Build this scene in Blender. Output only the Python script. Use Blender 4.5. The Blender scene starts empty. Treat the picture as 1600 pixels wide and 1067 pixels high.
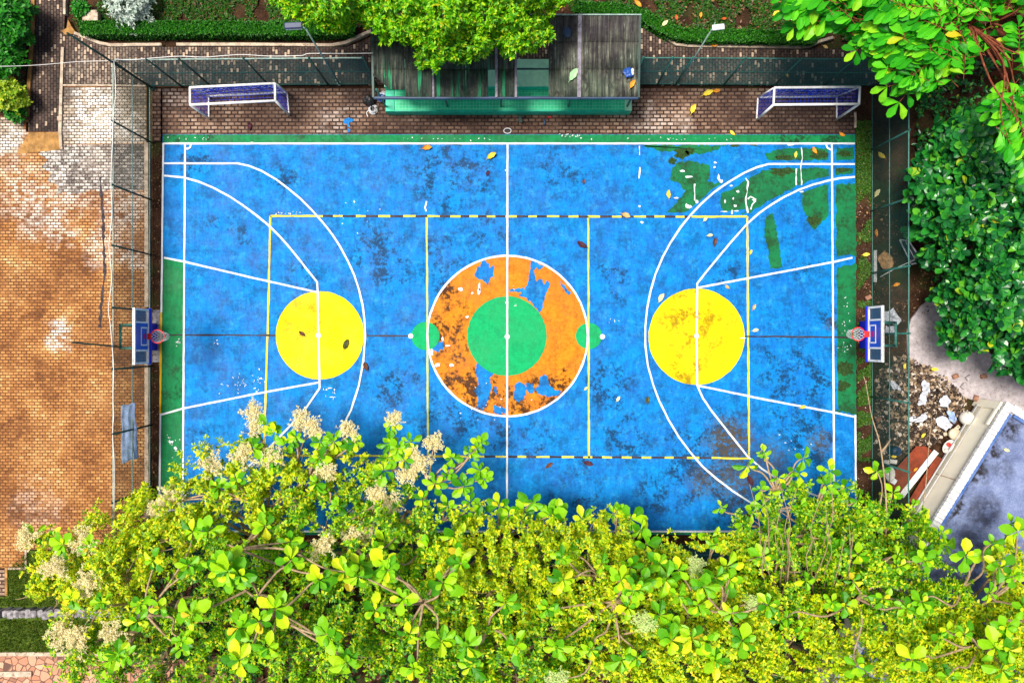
import bpy, math, random
import numpy as np
from mathutils import Vector, Matrix

H, F = 30.0, 1242.0                       # drone height (m), focal length in pixels of the 1600 px frame
CX, CY = 800.0, 533.5
rnd = random.Random(7)
sc = bpy.context.scene
COL = sc.collection


def P(px, py, z=0.0):
    s = (H - z) / F
    return Vector(((px - CX) * s, (CY - py) * s, z))


def G2(px, py):
    s = H / F
    return ((px - CX) * s, (CY - py) * s)


# ------------------------------------------------------------------ materials
class NT:
    def __init__(self, name, rough=0.8, spec=0.3):
        self.m = bpy.data.materials.new(name)
        self.m.use_nodes = True
        self.t = self.m.node_tree
        self.b = self.t.nodes['Principled BSDF']
        self.b.inputs['Roughness'].default_value = rough
        self.b.inputs['Specular IOR Level'].default_value = spec
        self._c = None

    def n(self, typ, **kw):
        nd = self.t.nodes.new(typ)
        for k, v in kw.items():
            setattr(nd, k, v)
        return nd

    def set(self, sock, v):
        if isinstance(v, bpy.types.NodeSocket):
            self.t.links.new(v, sock)
        else:
            if isinstance(v, (tuple, list)) and len(v) == 3 and sock.type == 'RGBA':
                v = (*v, 1)
            sock.default_value = v

    @property
    def co(self):
        if self._c is None:
            self._c = self.n('ShaderNodeTexCoord').outputs['Object']
        return self._c

    def mapping(self, scale=(1, 1, 1), rot=(0, 0, 0), loc=(0, 0, 0), src=None):
        m = self.n('ShaderNodeMapping')
        self.set(m.inputs[0], src or self.co)
        m.inputs['Scale'].default_value = scale
        m.inputs['Rotation'].default_value = rot
        m.inputs['Location'].default_value = loc
        return m.outputs[0]

    def noise(self, scale, detail=4, rough=.55, src=None, dist=0, col=False):
        nd = self.n('ShaderNodeTexNoise')
        self.set(nd.inputs['Vector'], src or self.co)
        nd.inputs['Scale'].default_value = scale
        nd.inputs['Detail'].default_value = detail
        nd.inputs['Roughness'].default_value = rough
        nd.inputs['Distortion'].default_value = dist
        return nd.outputs['Color' if col else 'Fac']

    def mix(self, f, a, b, mode='MIX'):
        nd = self.n('ShaderNodeMix', data_type='RGBA', blend_type=mode)
        self.set(nd.inputs[0], f)
        self.set(nd.inputs[6], a)
        self.set(nd.inputs[7], b)
        return nd.outputs[2]

    def math(self, op, a, b=0.0, clamp=False):
        nd = self.n('ShaderNodeMath', operation=op, use_clamp=clamp)
        self.set(nd.inputs[0], a)
        self.set(nd.inputs[1], b)
        return nd.outputs[0]

    def rng(self, v, a, b, c=0.0, d=1.0, smooth=True):
        nd = self.n('ShaderNodeMapRange')
        if smooth:
            nd.interpolation_type = 'SMOOTHSTEP'
        self.set(nd.inputs[0], v)
        for i, x in enumerate((a, b, c, d)):
            nd.inputs[i + 1].default_value = x
        return nd.outputs[0]

    def ramp(self, f, stops, const=False):
        nd = self.n('ShaderNodeValToRGB')
        cr = nd.color_ramp
        if const:
            cr.interpolation = 'CONSTANT'
        while len(cr.elements) < len(stops):
            cr.elements.new(0.5)
        for e, (p, c) in zip(cr.elements, stops):
            e.position = p
            e.color = (*c, 1)
        self.set(nd.inputs[0], f)
        return nd.outputs[0]

    def island(self):
        return self.n('ShaderNodeNewGeometry').outputs['Random Per Island']

    def blobs(self, lst, wob=.5, wscale=1.2):
        """soft-edged irregular patches at real places on the ground (pixels of the frame, radius px, strength)"""
        nz = self.noise(wscale, 5, .65, col=True)
        sub = self.n('ShaderNodeVectorMath', operation='SUBTRACT')
        self.set(sub.inputs[0], nz)
        sub.inputs[1].default_value = (.5, .5, .5)
        scl = self.n('ShaderNodeVectorMath', operation='SCALE')
        self.t.links.new(sub.outputs[0], scl.inputs[0])
        scl.inputs['Scale'].default_value = wob * 4
        add = self.n('ShaderNodeVectorMath', operation='ADD')
        self.set(add.inputs[0], self.co)
        self.t.links.new(scl.outputs[0], add.inputs[1])
        mp = self.n('ShaderNodeVectorMath', operation='MULTIPLY')
        self.t.links.new(add.outputs[0], mp.inputs[0])
        mp.inputs[1].default_value = (1, 1, 0)
        out = None
        for (px, py, r, s) in lst:
            d = self.n('ShaderNodeVectorMath', operation='DISTANCE')
            self.t.links.new(mp.outputs[0], d.inputs[0])
            x, y = G2(px, py)
            d.inputs[1].default_value = (x, y, 0)
            v = self.rng(d.outputs['Value'], r / 41.4, r / 41.4 * .25, 0, s)
            out = v if out is None else self.math('MAXIMUM', out, v)
        return out

    def bump(self, h, strength=.4, dist=.01):
        b = self.n('ShaderNodeBump')
        b.inputs['Strength'].default_value = strength
        b.inputs['Distance'].default_value = dist
        self.set(b.inputs['Height'], h)
        self.t.links.new(b.outputs[0], self.b.inputs['Normal'])

    def base(self, c):
        self.set(self.b.inputs['Base Color'], c)
        return self


def simple(name, col, rough=.6, spec=.3, metal=0, var=.25, scale=6, dirt=None):
    g = NT(name, rough, spec)
    nz = g.noise(scale, 6, .6)
    c = g.mix(g.rng(nz, .3, .7), tuple(x * (1 - var) for x in col), tuple(min(1, x * (1 + var * .6)) for x in col))
    if dirt:
        c = g.mix(g.rng(g.noise(scale * 2.3, 7, .7), .5, .68, 0, .8), c, dirt)
    g.base(c)
    g.b.inputs['Metallic'].default_value = metal
    g.bump(g.noise(scale * 6, 3), .15, .004)
    return g.m


def leafmat(name, stops, trans=.3, rough=.45, spec=.35):
    g = NT(name, rough, spec)
    c = g.ramp(g.island(), stops)
    nz = g.noise(1.1, 3)
    c = g.mix(g.rng(nz, .35, .75, 0, .25), c, g.mix(.55, c, (.02, .05, .01)))
    g.base(c)
    tr = g.n('ShaderNodeBsdfTranslucent')
    g.set(tr.inputs[0], c)
    mx = g.n('ShaderNodeMixShader')
    mx.inputs[0].default_value = trans
    g.t.links.new(g.b.outputs[0], mx.inputs[1])
    g.t.links.new(tr.outputs[0], mx.inputs[2])
    g.t.links.new(mx.outputs[0], g.t.nodes['Material Output'].inputs[0])
    return g.m


def brickmat(name, stops, mortar, rot=0.0, white=None, whitecol=(.85, .8, .72), dark=None, darkcol=(.06, .05, .045), spot=None, bw=.2, rh=.113, ms=.019, wf=3.0):
    g = NT(name, .85, .25)
    v = g.mapping(rot=(0, 0, rot))
    nz = g.noise(3, 3, col=True)
    sub = g.n('ShaderNodeVectorMath', operation='MULTIPLY_ADD')
    g.set(sub.inputs[0], nz)
    sub.inputs[1].default_value = (.03, .03, 0)
    g.set(sub.inputs[2], v)
    br = g.n('ShaderNodeTexBrick')
    g.t.links.new(sub.outputs[0], br.inputs['Vector'])
    br.inputs['Color1'].default_value = (0, 0, 0, 1)
    br.inputs['Color2'].default_value = (1, 1, 1, 1)
    br.inputs['Mortar'].default_value = (.5, .5, .5, 1)
    br.inputs['Scale'].default_value = 1
    br.inputs['Mortar Size'].default_value = ms
    br.inputs['Mortar Smooth'].default_value = .3
    br.inputs['Bias'].default_value = 0
    br.inputs['Brick Width'].default_value = bw
    br.inputs['Row Height'].default_value = rh
    per = br.outputs['Color']
    big = g.noise(.55, 6, .62)
    f = g.math('ADD', g.math('MULTIPLY', per, .3), g.math('MULTIPLY', g.rng(big, .3, .7, 0, 1, False), .7))
    f = g.math('ADD', f, g.math('MULTIPLY', g.math('SUBTRACT', g.noise(7, 6, .75), .5), .6))
    c = g.ramp(f, stops)
    if dark:
        dm = g.blobs(dark, .35, 2)
        c = g.mix(g.math('MULTIPLY', dm, g.rng(g.noise(5, 5, .7), .25, .6, .5, 1)), c, darkcol)
    if white:
        wm = g.blobs(white, .5, 1.3)
        wv = g.math('ADD', g.math('MULTIPLY', per, .22), g.math('MULTIPLY', g.noise(wf, 8, .74), 1.1))
        c = g.mix(g.math('MULTIPLY', wm, g.rng(wv, .48, .84), True), c, whitecol)
    if spot:
        c = g.mix(g.rng(g.math('ADD', per, g.math('MULTIPLY', g.noise(12, 3), .2)), spot[0], spot[0] + .06), c, spot[1])
    mfac = g.math('MULTIPLY', br.outputs['Fac'], g.rng(g.noise(1.6, 5, .65), .3, .6, .6, 1))
    c = g.mix(mfac, c, mortar)
    g.base(c)
    g.bump(g.math('SUBTRACT', g.math('MULTIPLY', g.noise(30, 4), .3), br.outputs['Fac']), .6, .012)
    return g.m


# ------------------------------------------------------------------ mesh builder
class MB:
    def __init__(self):
        self.v, self.f, self.smooth = [], [], []

    def add(self, vs, fs, sm=False):
        o = len(self.v)
        self.v += [tuple(x) for x in vs]
        self.f += [tuple(i + o for i in q) for q in fs]
        self.smooth += [sm] * len(fs)
        return self

    def box(self, c, s, rz=0.0, ry=0.0, rx=0.0, bev=0.0):
        m = Matrix.Translation(c) @ Matrix.Rotation(rz, 4, 'Z') @ Matrix.Rotation(ry, 4, 'Y') @ Matrix.Rotation(rx, 4, 'X')
        hx, hy, hz = s[0] / 2, s[1] / 2, s[2] / 2
        if bev <= 0:
            vs = [m @ Vector((x * hx, y * hy, z * hz)) for z in (-1, 1) for y in (-1, 1) for x in (-1, 1)]
            return self.add(vs, [(0, 2, 3, 1), (4, 5, 7, 6), (0, 1, 5, 4), (2, 6, 7, 3), (0, 4, 6, 2), (1, 3, 7, 5)])
        b = min(bev, hx * .9, hy * .9, hz * .9)
        rings = []
        for (z, i) in ((-hz, b), (-hz + b, 0), (hz - b, 0), (hz, b)):
            x, y = hx - i, hy - i
            c2 = b * .6
            rings.append([(x - c2, -y), (x, -y + c2), (x, y - c2), (x - c2, y), (-x + c2, y), (-x, y - c2), (-x, -y + c2), (-x + c2, -y)])
            rings[-1] = [m @ Vector((a, d, z)) for a, d in rings[-1]]
        vs = [p for r in rings for p in r]
        fs = [tuple(range(7, -1, -1)), tuple(range(24, 32))]
        for k in range(3):
            for i in range(8):
                j = (i + 1) % 8
                fs.append((k * 8 + i, k * 8 + j, k * 8 + 8 + j, k * 8 + 8 + i))
        return self.add(vs, fs)

    def tube(self, pts, r, n=6, cap=True):
        pts = [Vector(p) for p in pts]
        rs = r if isinstance(r, (list, tuple)) else [r] * len(pts)
        vs, fs = [], []
        up = Vector((0, 0, 1))
        for i, p in enumerate(pts):
            d = (pts[min(i + 1, len(pts) - 1)] - pts[max(i - 1, 0)]).normalized()
            a = d.cross(up)
            if a.length < .05:
                a = d.cross(Vector((0, 1, 0)))
            a.normalize()
            b = d.cross(a)
            for k in range(n):
                t = 2 * math.pi * k / n
                vs.append(p + (a * math.cos(t) + b * math.sin(t)) * rs[i])
        for i in range(len(pts) - 1):
            for k in range(n):
                j = (k + 1) % n
                fs.append((i * n + k, i * n + j, i * n + n + j, i * n + n + k))
        if cap:
            fs.append(tuple(range(n - 1, -1, -1)))
            fs.append(tuple(range((len(pts) - 1) * n, len(pts) * n)))
        return self.add(vs, fs, True)

    def prism(self, poly, z0, z1):
        n = len(poly)
        a = sum(poly[i][0] * poly[(i + 1) % n][1] - poly[(i + 1) % n][0] * poly[i][1] for i in range(n))
        if a < 0:
            poly = poly[::-1]
        vs = [(x, y, z0) for x, y in poly] + [(x, y, z1) for x, y in poly]
        fs = [tuple(range(n, 2 * n))] + [(i, (i + 1) % n, n + (i + 1) % n, n + i) for i in range(n)]
        return self.add(vs, fs)

    def flat(self, poly, z):
        n = len(poly)
        a = sum(poly[i][0] * poly[(i + 1) % n][1] - poly[(i + 1) % n][0] * poly[i][1] for i in range(n))
        if a < 0:
            poly = poly[::-1]
        return self.add([(x, y, z) for x, y in poly], [tuple(range(n))])

    def ribbon(self, pts, w, z, jit=.06, step=.25, rough=.0):
        """painted line through world xy points"""
        ps = resample(pts, step)
        vs = []
        for i, p in enumerate(ps):
            a, b = ps[max(0, i - 1)], ps[min(len(ps) - 1, i + 1)]
            dx, dy = b[0] - a[0], b[1] - a[1]
            l = math.hypot(dx, dy) or 1
            nx, ny = -dy / l, dx / l
            for s in (-1, 1):
                ww = w / 2 * (1 + rnd.uniform(-jit, jit) * 2) + rnd.uniform(-rough, rough)
                vs.append((p[0] + nx * ww * s, p[1] + ny * ww * s, z))
        fs = [(2 * i, 2 * i + 1, 2 * i + 3, 2 * i + 2)[::-1] for i in range(len(ps) - 1)]
        return self.add(vs, fs)

    def lathe(self, prof, c=(0, 0, 0), n=20, rot=None):
        m = Matrix.Translation(c) @ (rot or Matrix())
        vs = [m @ Vector((r * math.cos(2 * math.pi * k / n), r * math.sin(2 * math.pi * k / n), z)) for r, z in prof for k in range(n)]
        fs = []
        for i in range(len(prof) - 1):
            for k in range(n):
                j = (k + 1) % n
                fs.append((i * n + k, i * n + j, i * n + n + j, i * n + n + k))
        fs.append(tuple(range(n - 1, -1, -1)))
        fs.append(tuple(range((len(prof) - 1) * n, len(prof) * n)))
        return self.add(vs, fs, True)

    def build(self, name, mat, parent=None):
        me = bpy.data.meshes.new(name)
        me.from_pydata(self.v, [], self.f)
        me.polygons.foreach_set('use_smooth', self.smooth)
        me.materials.append(mat)
        me.update()
        o = bpy.data.objects.new(name, me)
        COL.objects.link(o)
        if parent is not None:
            o.parent = parent
            o.matrix_parent_inverse = Matrix.Translation(-parent.location)
        return o


def resample(pts, step):
    out = []
    for i in range(len(pts) - 1):
        (x0, y0), (x1, y1) = pts[i][:2], pts[i + 1][:2]
        n = max(1, int(math.hypot(x1 - x0, y1 - y0) / step))
        out += [(x0 + (x1 - x0) * k / n, y0 + (y1 - y0) * k / n) for k in range(n)]
    out.append(tuple(pts[-1][:2]))
    return out


def spline(pts, n=6):
    """Catmull-Rom through the points"""
    pts = [Vector(p) for p in pts]
    out = []
    for i in range(len(pts) - 1):
        p0, p1, p2, p3 = pts[max(0, i - 1)], pts[i], pts[i + 1], pts[min(len(pts) - 1, i + 2)]
        for k in range(n):
            t = k / n
            out.append(.5 * ((2 * p1) + (p2 - p0) * t + (2 * p0 - 5 * p1 + 4 * p2 - p3) * t * t + (3 * p1 - p0 - 3 * p2 + p3) * t ** 3))
    out.append(pts[-1])
    return out


def tag(o, label=None, cat=None, group=None, kind=None):
    if label: o['label'] = label
    if cat: o['category'] = cat
    if group: o['group'] = group
    if kind: o['kind'] = kind
    return o


def empty(name, loc, label, cat, group=None):
    o = bpy.data.objects.new(name, None)
    o.location = loc
    o.empty_display_size = .2
    COL.objects.link(o)
    return tag(o, label, cat, group)


def struct(o):
    o['kind'] = 'structure'
    return o


def px(*pts):
    return [G2(*p) for p in pts]


def jag(poly, amp=.05, step=.09):
    out = []
    n = len(poly)
    for i in range(n):
        a, b = poly[i], poly[(i + 1) % n]
        k = max(1, int(math.hypot(b[0] - a[0], b[1] - a[1]) / step))
        for j in range(k):
            t = j / k
            out.append((a[0] + (b[0] - a[0]) * t + rnd.gauss(0, amp * .6), a[1] + (b[1] - a[1]) * t + rnd.gauss(0, amp)))
    return out


# ------------------------------------------------------------------ leaves (numpy)
BIG = (np.array([(0, 0, 0), (.3, -.22, .09), (.64, -.5, .13), (.9, -.34, .06), (1, 0, -.04), (.9, .34, .06), (.64, .5, .13), (.3, .22, .09), (.3, 0, -.02), (.66, 0, -.02)], float),
       [(0, 8, 1), (8, 9, 2, 1), (9, 4, 3, 2), (0, 7, 8), (8, 7, 6, 9), (9, 6, 5, 4)])
OVAL = (np.array([(0, 0, 0), (.25, -.4, .05), (.7, -.42, .05), (1, 0, 0), (.7, .42, .05), (.25, .4, .05), (.5, 0, -.02)], float),
        [(0, 6, 1), (1, 6, 2), (2, 6, 3), (3, 6, 4), (4, 6, 5), (5, 6, 0)])
SMALL = (np.array([(0, 0, 0), (.5, -.5, .06), (1, 0, 0), (.5, .5, .06)], float), [(0, 2, 1), (0, 3, 2)])


def leafcloud(name, C, D, N, L, W, tmpl, mat, parent=None, droop=0.15):
    T, faces = tmpl
    D = D / np.linalg.norm(D, axis=1, keepdims=True)
    S = np.cross(N, D)
    S /= np.linalg.norm(S, axis=1, keepdims=True) + 1e-9
    N = np.cross(D, S)
    n, k = len(C), len(T)
    u, v, w = T[:, 0], T[:, 1], T[:, 2]
    dr = (droop * np.ones(n))[:, None] * (u ** 2)[None, :]
    V = (C[:, None, :] + (u[None, :] * L[:, None])[..., None] * D[:, None, :]
         + (v[None, :] * W[:, None])[..., None] * S[:, None, :]
         + ((w[None, :] - dr) * L[:, None])[..., None] * N[:, None, :]).reshape(-1, 3)
    me = bpy.data.meshes.new(name)
    flat = np.concatenate([np.array(q) for q in faces])
    lens = np.array([len(q) for q in faces])
    loops = (np.arange(n)[:, None] * k + flat[None, :]).reshape(-1)
    tot = np.tile(lens, n)
    start = np.concatenate([[0], np.cumsum(tot)[:-1]])
    me.vertices.add(len(V)); me.loops.add(len(loops)); me.polygons.add(len(tot))
    me.vertices.foreach_set('co', V.astype(np.float32).ravel())
    me.loops.foreach_set('vertex_index', loops.astype(np.int32))
    me.polygons.foreach_set('loop_start', start.astype(np.int32))
    me.polygons.foreach_set('use_smooth', np.full(len(tot), tmpl is not BIG))
    me.update(calc_edges=True)
    me.validate()
    me.materials.append(mat)
    o = bpy.data.objects.new(name, me)
    COL.objects.link(o)
    if parent is not None:
        o.parent = parent
        o.matrix_parent_inverse = Matrix.Translation(-parent.location)
    return o


def unit(a):
    return a / (np.linalg.norm(a, axis=1, keepdims=True) + 1e-9)


def whorls(C, A, k, tilt, rng, spread=.25, off=0.0):
    """k leaves round every axis A at C; tilt = angle from the axis (array range)"""
    m = len(C)
    A = unit(A)
    ref = np.where(np.abs(A[:, 2:3]) < .9, np.array([[0, 0, 1.]]), np.array([[1., 0, 0]]))
    e1 = unit(np.cross(A, ref)); e2 = np.cross(A, e1)
    ang = rng.random((m, 1)) * 6.283 + np.arange(k)[None, :] * 6.283 / k + rng.normal(0, spread, (m, k))
    t = rng.uniform(tilt[0], tilt[1], (m, k))
    rad = np.cos(ang)[..., None] * e1[:, None, :] + np.sin(ang)[..., None] * e2[:, None, :]
    D = np.cos(t)[..., None] * A[:, None, :] + np.sin(t)[..., None] * rad
    N = np.sin(t)[..., None] * A[:, None, :] - np.cos(t)[..., None] * rad
    CC = np.repeat(C[:, None, :], k, 1) + D * off
    return CC.reshape(-1, 3), D.reshape(-1, 3), N.reshape(-1, 3)


def Pn(x, y, z):
    s = (H - z) / F
    return np.stack([(x - CX) * s, (CY - y) * s, z], 1)


def inpoly(x, y, poly):
    c = np.zeros(len(x), bool)
    n = len(poly)
    for i in range(n):
        x0, y0 = poly[i]; x1, y1 = poly[(i + 1) % n]
        if y0 == y1: continue
        t = ((y0 > y) != (y1 > y)) & (x < (x1 - x0) * (y - y0) / (y1 - y0) + x0)
        c ^= t
    return c


def edgedist(x, y, poly):
    d = np.full(len(x), 1e9)
    n = len(poly)
    for i in range(n):
        a = np.array(poly[i], float); b = np.array(poly[(i + 1) % n], float)
        ab = b - a
        t = np.clip(((x - a[0]) * ab[0] + (y - a[1]) * ab[1]) / (ab @ ab + 1e-9), 0, 1)
        d = np.minimum(d, np.hypot(x - a[0] - t * ab[0], y - a[1] - t * ab[1]))
    return d


def bumpy(x, y, s, seed=0):
    """cheap smooth noise in [-1, 1]"""
    r = np.random.default_rng(seed)
    out = np.zeros(len(x))
    for k in range(7):
        a = r.uniform(0, 6.28); f = r.uniform(.5, 1.8) / s
        out += np.sin((x * math.cos(a) + y * math.sin(a)) * f * 6.28 + r.uniform(0, 6.28))
    return out / 3.2


def sample(poly, n, rng):
    xs = [p[0] for p in poly]; ys = [p[1] for p in poly]
    X, Y = [], []
    got = 0
    while got < n:
        x = rng.uniform(min(xs), max(xs), n * 2); y = rng.uniform(min(ys), max(ys), n * 2)
        k = inpoly(x, y, poly)
        X.append(x[k]); Y.append(y[k]); got += k.sum()
    return np.concatenate(X)[:n], np.concatenate(Y)[:n]


# ------------------------------------------------------------------ palette
MAT = {}
def M(k):
    return MAT[k]

g = NT('soil', .95, .1)
c = g.ramp(g.noise(2.2, 8, .7), [(.3, (.012, .006, .004)), (.5, (.042, .02, .011)), (.72, (.09, .042, .022))])
c = g.mix(g.rng(g.noise(26, 5, .7), .58, .68), c, (.2, .11, .06))
c = g.mix(g.rng(g.noise(.6, 5, .6), .52, .66, 0, .6), c, (.03, .05, .012))
g.base(c); g.bump(g.noise(18, 6, .7), .8, .05)
MAT['soil'] = g.m

MAT['plaza'] = brickmat('plaza_brick', [(.1, (.1, .036, .011)), (.34, (.27, .106, .029)), (.6, (.44, .2, .06)), (.8, (.57, .31, .11)), (.98, (.7, .48, .25))], (.075, .026, .01),
    white=[(60, 330, 64, .62), (110, 300, 55, .6), (30, 270, 50, .4), (90, 360, 40, .7), (165, 380, 45, .6), (190, 330, 55, .6), (205, 300, 40, .6),
           (200, 245, 60, .7), (20, 215, 35, .9), (90, 510, 25, .9), (85, 530, 22, .9), (150, 400, 30, .5), (110, 215, 50, .7), (40, 300, 60, .6), (200, 400, 30, .8), (60, 790, 60, .25)],
    dark=[(10, 245, 38, .6), (110, 430, 50, .35), (30, 440, 50, .35), (215, 390, 26, .5), (215, 480, 30, .55), (220, 620, 18, .6), (222, 720, 16, .5), (150, 520, 50, .35), (150, 640, 55, .35), (130, 300, 40, .3), (110, 140, 22, .8), (180, 150, 20, .4), (60, 690, 60, .2)],
    darkcol=(.2, .09, .035))
MAT['gray_brick'] = brickmat('worn_gray_brick', [(.1, (.055, .038, .03)), (.45, (.125, .09, .07)), (.7, (.23, .17, .13)), (.95, (.38, .29, .21))], (.04, .033, .033),
    white=[(80, 260, 70, .95), (130, 230, 70, .8), (150, 290, 60, .7), (200, 270, 50, .5), (100, 310, 60, .9)], whitecol=(.78, .72, .64), wf=7.5)
MAT['pale_brick'] = brickmat('pale_plaza_brick', [(.1, (.14, .1, .075)), (.4, (.36, .28, .2)), (.65, (.56, .46, .35)), (.95, (.7, .62, .52))], (.04, .027, .02),
    white=[(150, 178, 60, 1), (135, 150, 40, .8), (190, 200, 40, .6), (110, 200, 30, .6), (20, 215, 30, .9)], dark=[(108, 145, 26, .9), (215, 145, 30, .6), (105, 190, 16, .5), (222, 200, 16, .4), (160, 140, 30, .5)], darkcol=(.07, .05, .042), whitecol=(.88, .84, .78))
MAT['dark_brick'] = brickmat('dark_walkway_brick', [(.1, (.025, .016, .013)), (.45, (.065, .042, .034)), (.7, (.12, .08, .06)), (.95, (.2, .14, .1))], (.012, .008, .007), rot=math.pi / 2, spot=(.96, (.42, .31, .22)), ms=.018,
    white=[(190, 105, 60, .75), (140, 115, 50, .8), (300, 110, 90, .3)], whitecol=(.42, .33, .25))
MAT['red_brick'] = brickmat('court_side_brick', [(.1, (.04, .02, .013)), (.35, (.12, .064, .04)), (.6, (.24, .148, .098)), (.9, (.42, .3, .22))], (.022, .011, .009), bw=.255, rh=.143, ms=.03,
    dark=[(560, 145, 45, .9), (640, 190, 90, .7), (760, 195, 90, .6), (880, 190, 80, .5), (450, 142, 90, .7), (300, 145, 60, .5), (1120, 150, 60, .4), (1250, 185, 95, .9), (1320, 200, 60, .9), (1160, 170, 50, .6), (1020, 150, 50, .6), (420, 203, 60, .4)],
    darkcol=(.035, .02, .017), white=[(1010, 195, 40, .8), (1060, 200, 30, .7), (545, 180, 22, .4), (520, 200, 40, .5), (270, 160, 30, .5)], whitecol=(.55, .47, .42))

# court paint
def paint(name, a, b, dark, dens=.5, streak=True, stains=None, stain_base=.25, scuff=None, rough=.6, moss=None):
    g = NT(name, rough, .12)
    n1 = g.noise(.7, 7, .65)
    sv = g.mapping(scale=(4, .9, 1), rot=(0, 0, .06)) if streak else g.co
    n2 = g.noise(1.6, 5, .7, src=sv)
    sh = g.mapping(scale=(1.6, 2.2, 1), loc=(3, 7, 0))
    n2b = g.noise(2.2, 8, .75, src=sh)
    f = g.math('ADD', g.math('MULTIPLY', n1, .34), g.math('ADD', g.math('MULTIPLY', n2, .33), g.math('MULTIPLY', n2b, .33)))
    c = g.mix(g.rng(f, .38, .62), a, b)
    fine = g.math('SUBTRACT', g.noise(22, 5, .75), .5)
    c = g.mix(g.math('MULTIPLY', g.math('ABSOLUTE', fine), 2.4, True), c, dark)
    for sc_, lo_ in (((.5, 11, 1), (2, 5, 0)), ((9, .6, 1), (6, 1, 0))):
        sk = g.rng(g.noise(1.3, 7, .72, src=g.mapping(scale=sc_, loc=lo_)), .55, .68, 0, .42)
        c = g.mix(g.math('MULTIPLY', sk, g.rng(g.noise(.45, 3), .42, .6)), c, dark)
    if streak:
        c = g.mix(g.rng(g.noise(2.4, 9, .78, src=g.mapping(loc=(5, 5, 0))), .5, .66, 0, .36), c, g.mix(.55, b, (.08, .5, .75) if name.startswith('blue') else b))
    st = g.rng(g.math('ADD', g.math('MULTIPLY', g.noise(1.7, 4, .6), .45), g.math('MULTIPLY', g.noise(8, 8, .8), .55)), .465, .6)
    if stains:
        w = g.math('ADD', g.math('MULTIPLY', g.blobs(stains, .3, 2.2), 1.25), stain_base)
    else:
        w = stain_base
    c = g.mix(g.math('MULTIPLY', st, w, True), c, dark)
    if moss:
        mm = g.math('MULTIPLY', g.blobs(moss[0], .25, 2.5), g.rng(g.noise(7, 8, .75), .35, .58), True)
        c = g.mix(mm, c, moss[1])
    if scuff:
        s1 = g.rng(g.noise(9, 8, .8, src=g.mapping(loc=(9, 2, 0))), .7, .76)
        c = g.mix(g.math('MULTIPLY', s1, scuff[1]), c, scuff[0])
    g.base(c)
    g.bump(g.noise(40, 4, .6), .25, .004)
    g.set(g.b.inputs['Roughness'], g.rng(n1, .3, .7, rough - .12, rough + .12))
    return g.m

BLUE_STAINS = [(1130, 690, 60, 1.3), (1090, 740, 60, 1.2), (1060, 690, 40, .7), (1140, 780, 50, .8), (1270, 690, 45, 1.1), (1300, 500, 30, 1), (1240, 590, 70, .6), (1280, 600, 35, .9), (1250, 420, 25, .5), (610, 610, 40, .9),
               (640, 590, 30, .5), (720, 640, 60, .8), (690, 640, 35, .8), (590, 400, 70, .7), (610, 420, 50, .6), (700, 270, 90, .6), (740, 270, 50, .7), (880, 265, 60, .4), (440, 280, 40, .5), (340, 345, 30, .7), (380, 370, 22, .6),
               (300, 250, 40, .7), (690, 390, 40, .5), (760, 360, 40, .5), (960, 430, 30, .8), (970, 455, 20, .7), (950, 605, 50, .8), (980, 680, 50, .7), (830, 690, 40, .6), (900, 790, 60, .5), (1030, 780, 60, .5), (660, 690, 50, .6),
               (310, 690, 40, .3), (470, 420, 40, .6), (770, 680, 40, .7), (1240, 650, 60, .7), (1130, 430, 40, .4), (1200, 560, 40, .4), (700, 430, 60, .5), (560, 540, 25, .3), (900, 720, 30, .4)]
MAT['blue'] = paint('blue_court_paint', (.0, .115, .44), (.0, .24, .64), (.002, .04, .115), stains=BLUE_STAINS, stain_base=.55, scuff=((.3, .6, .85), .5),
                    moss=([(1140, 690, 55, 1.2), (1150, 745, 60, .9), (1100, 750, 40, .8), (1280, 690, 28, .9), (1200, 720, 50, .7), (1160, 790, 40, .5), (1300, 505, 18, .6)], (.06, .05, .035)))
MAT['patch_blue'] = paint('old_blue_paint', (.002, .1, .47), (.004, .17, .6), (.01, .04, .16), stain_base=.3)
MAT['green'] = paint('green_border_paint', (.002, .15, .045), (.006, .24, .075), (.006, .045, .014), stains=[(270, 600, 60, .4), (300, 215, 80, .5), (1318, 600, 60, 1.2), (1320, 540, 30, .6), (1318, 470, 40, .4), (1260, 215, 80, 1.2), (500, 215, 100, .4)], stain_base=.35, scuff=((.5, .65, .55), .6))
MAT['mossgreen'] = paint('weathered_green_paint', (.003, .11, .04), (.006, .19, .06), (.012, .03, .01), stain_base=.75, scuff=((.35, .55, .45), .3), streak=False)
MAT['yellow'] = paint('yellow_circle_paint', (.72, .52, .0), (.83, .7, .0), (.3, .19, .0), stains=[(1095, 520, 70, .5), (1075, 480, 45, .9), (1070, 580, 40, .7), (1055, 510, 40, .6), (1110, 500, 40, .5), (480, 500, 50, .35)], stain_base=.34, scuff=((.8, .75, .2), .2))
MAT['orange'] = paint('worn_orange_paint', (.55, .15, .004), (.7, .26, .01), (.06, .018, .003), stains=[(715, 600, 34, 1.6), (695, 520, 40, 1.5), (735, 625, 40, 1.5), (870, 610, 34, 1.5), (700, 455, 25, 1), (830, 640, 40, 1.3), (780, 615, 40, 1.1), (710, 480, 30, .8), (770, 640, 30, 1.2), (720, 545, 25, .8), (793, 640, 60, .8), (880, 600, 30, 1.5), (690, 600, 30, 1.2), (740, 610, 50, 1.6), (720, 580, 30, 1.2), (850, 625, 50, 1.4)], stain_base=.42, scuff=((.75, .55, .3), .4), streak=False)
MAT['disc'] = paint('green_disc_paint', (.001, .3, .09), (.003, .41, .13), (.004, .13, .05), stain_base=.4, streak=False)
MAT['white'] = paint('white_line_paint', (.62, .66, .7), (.82, .84, .86), (.35, .4, .45), stain_base=.3, streak=False)
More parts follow.
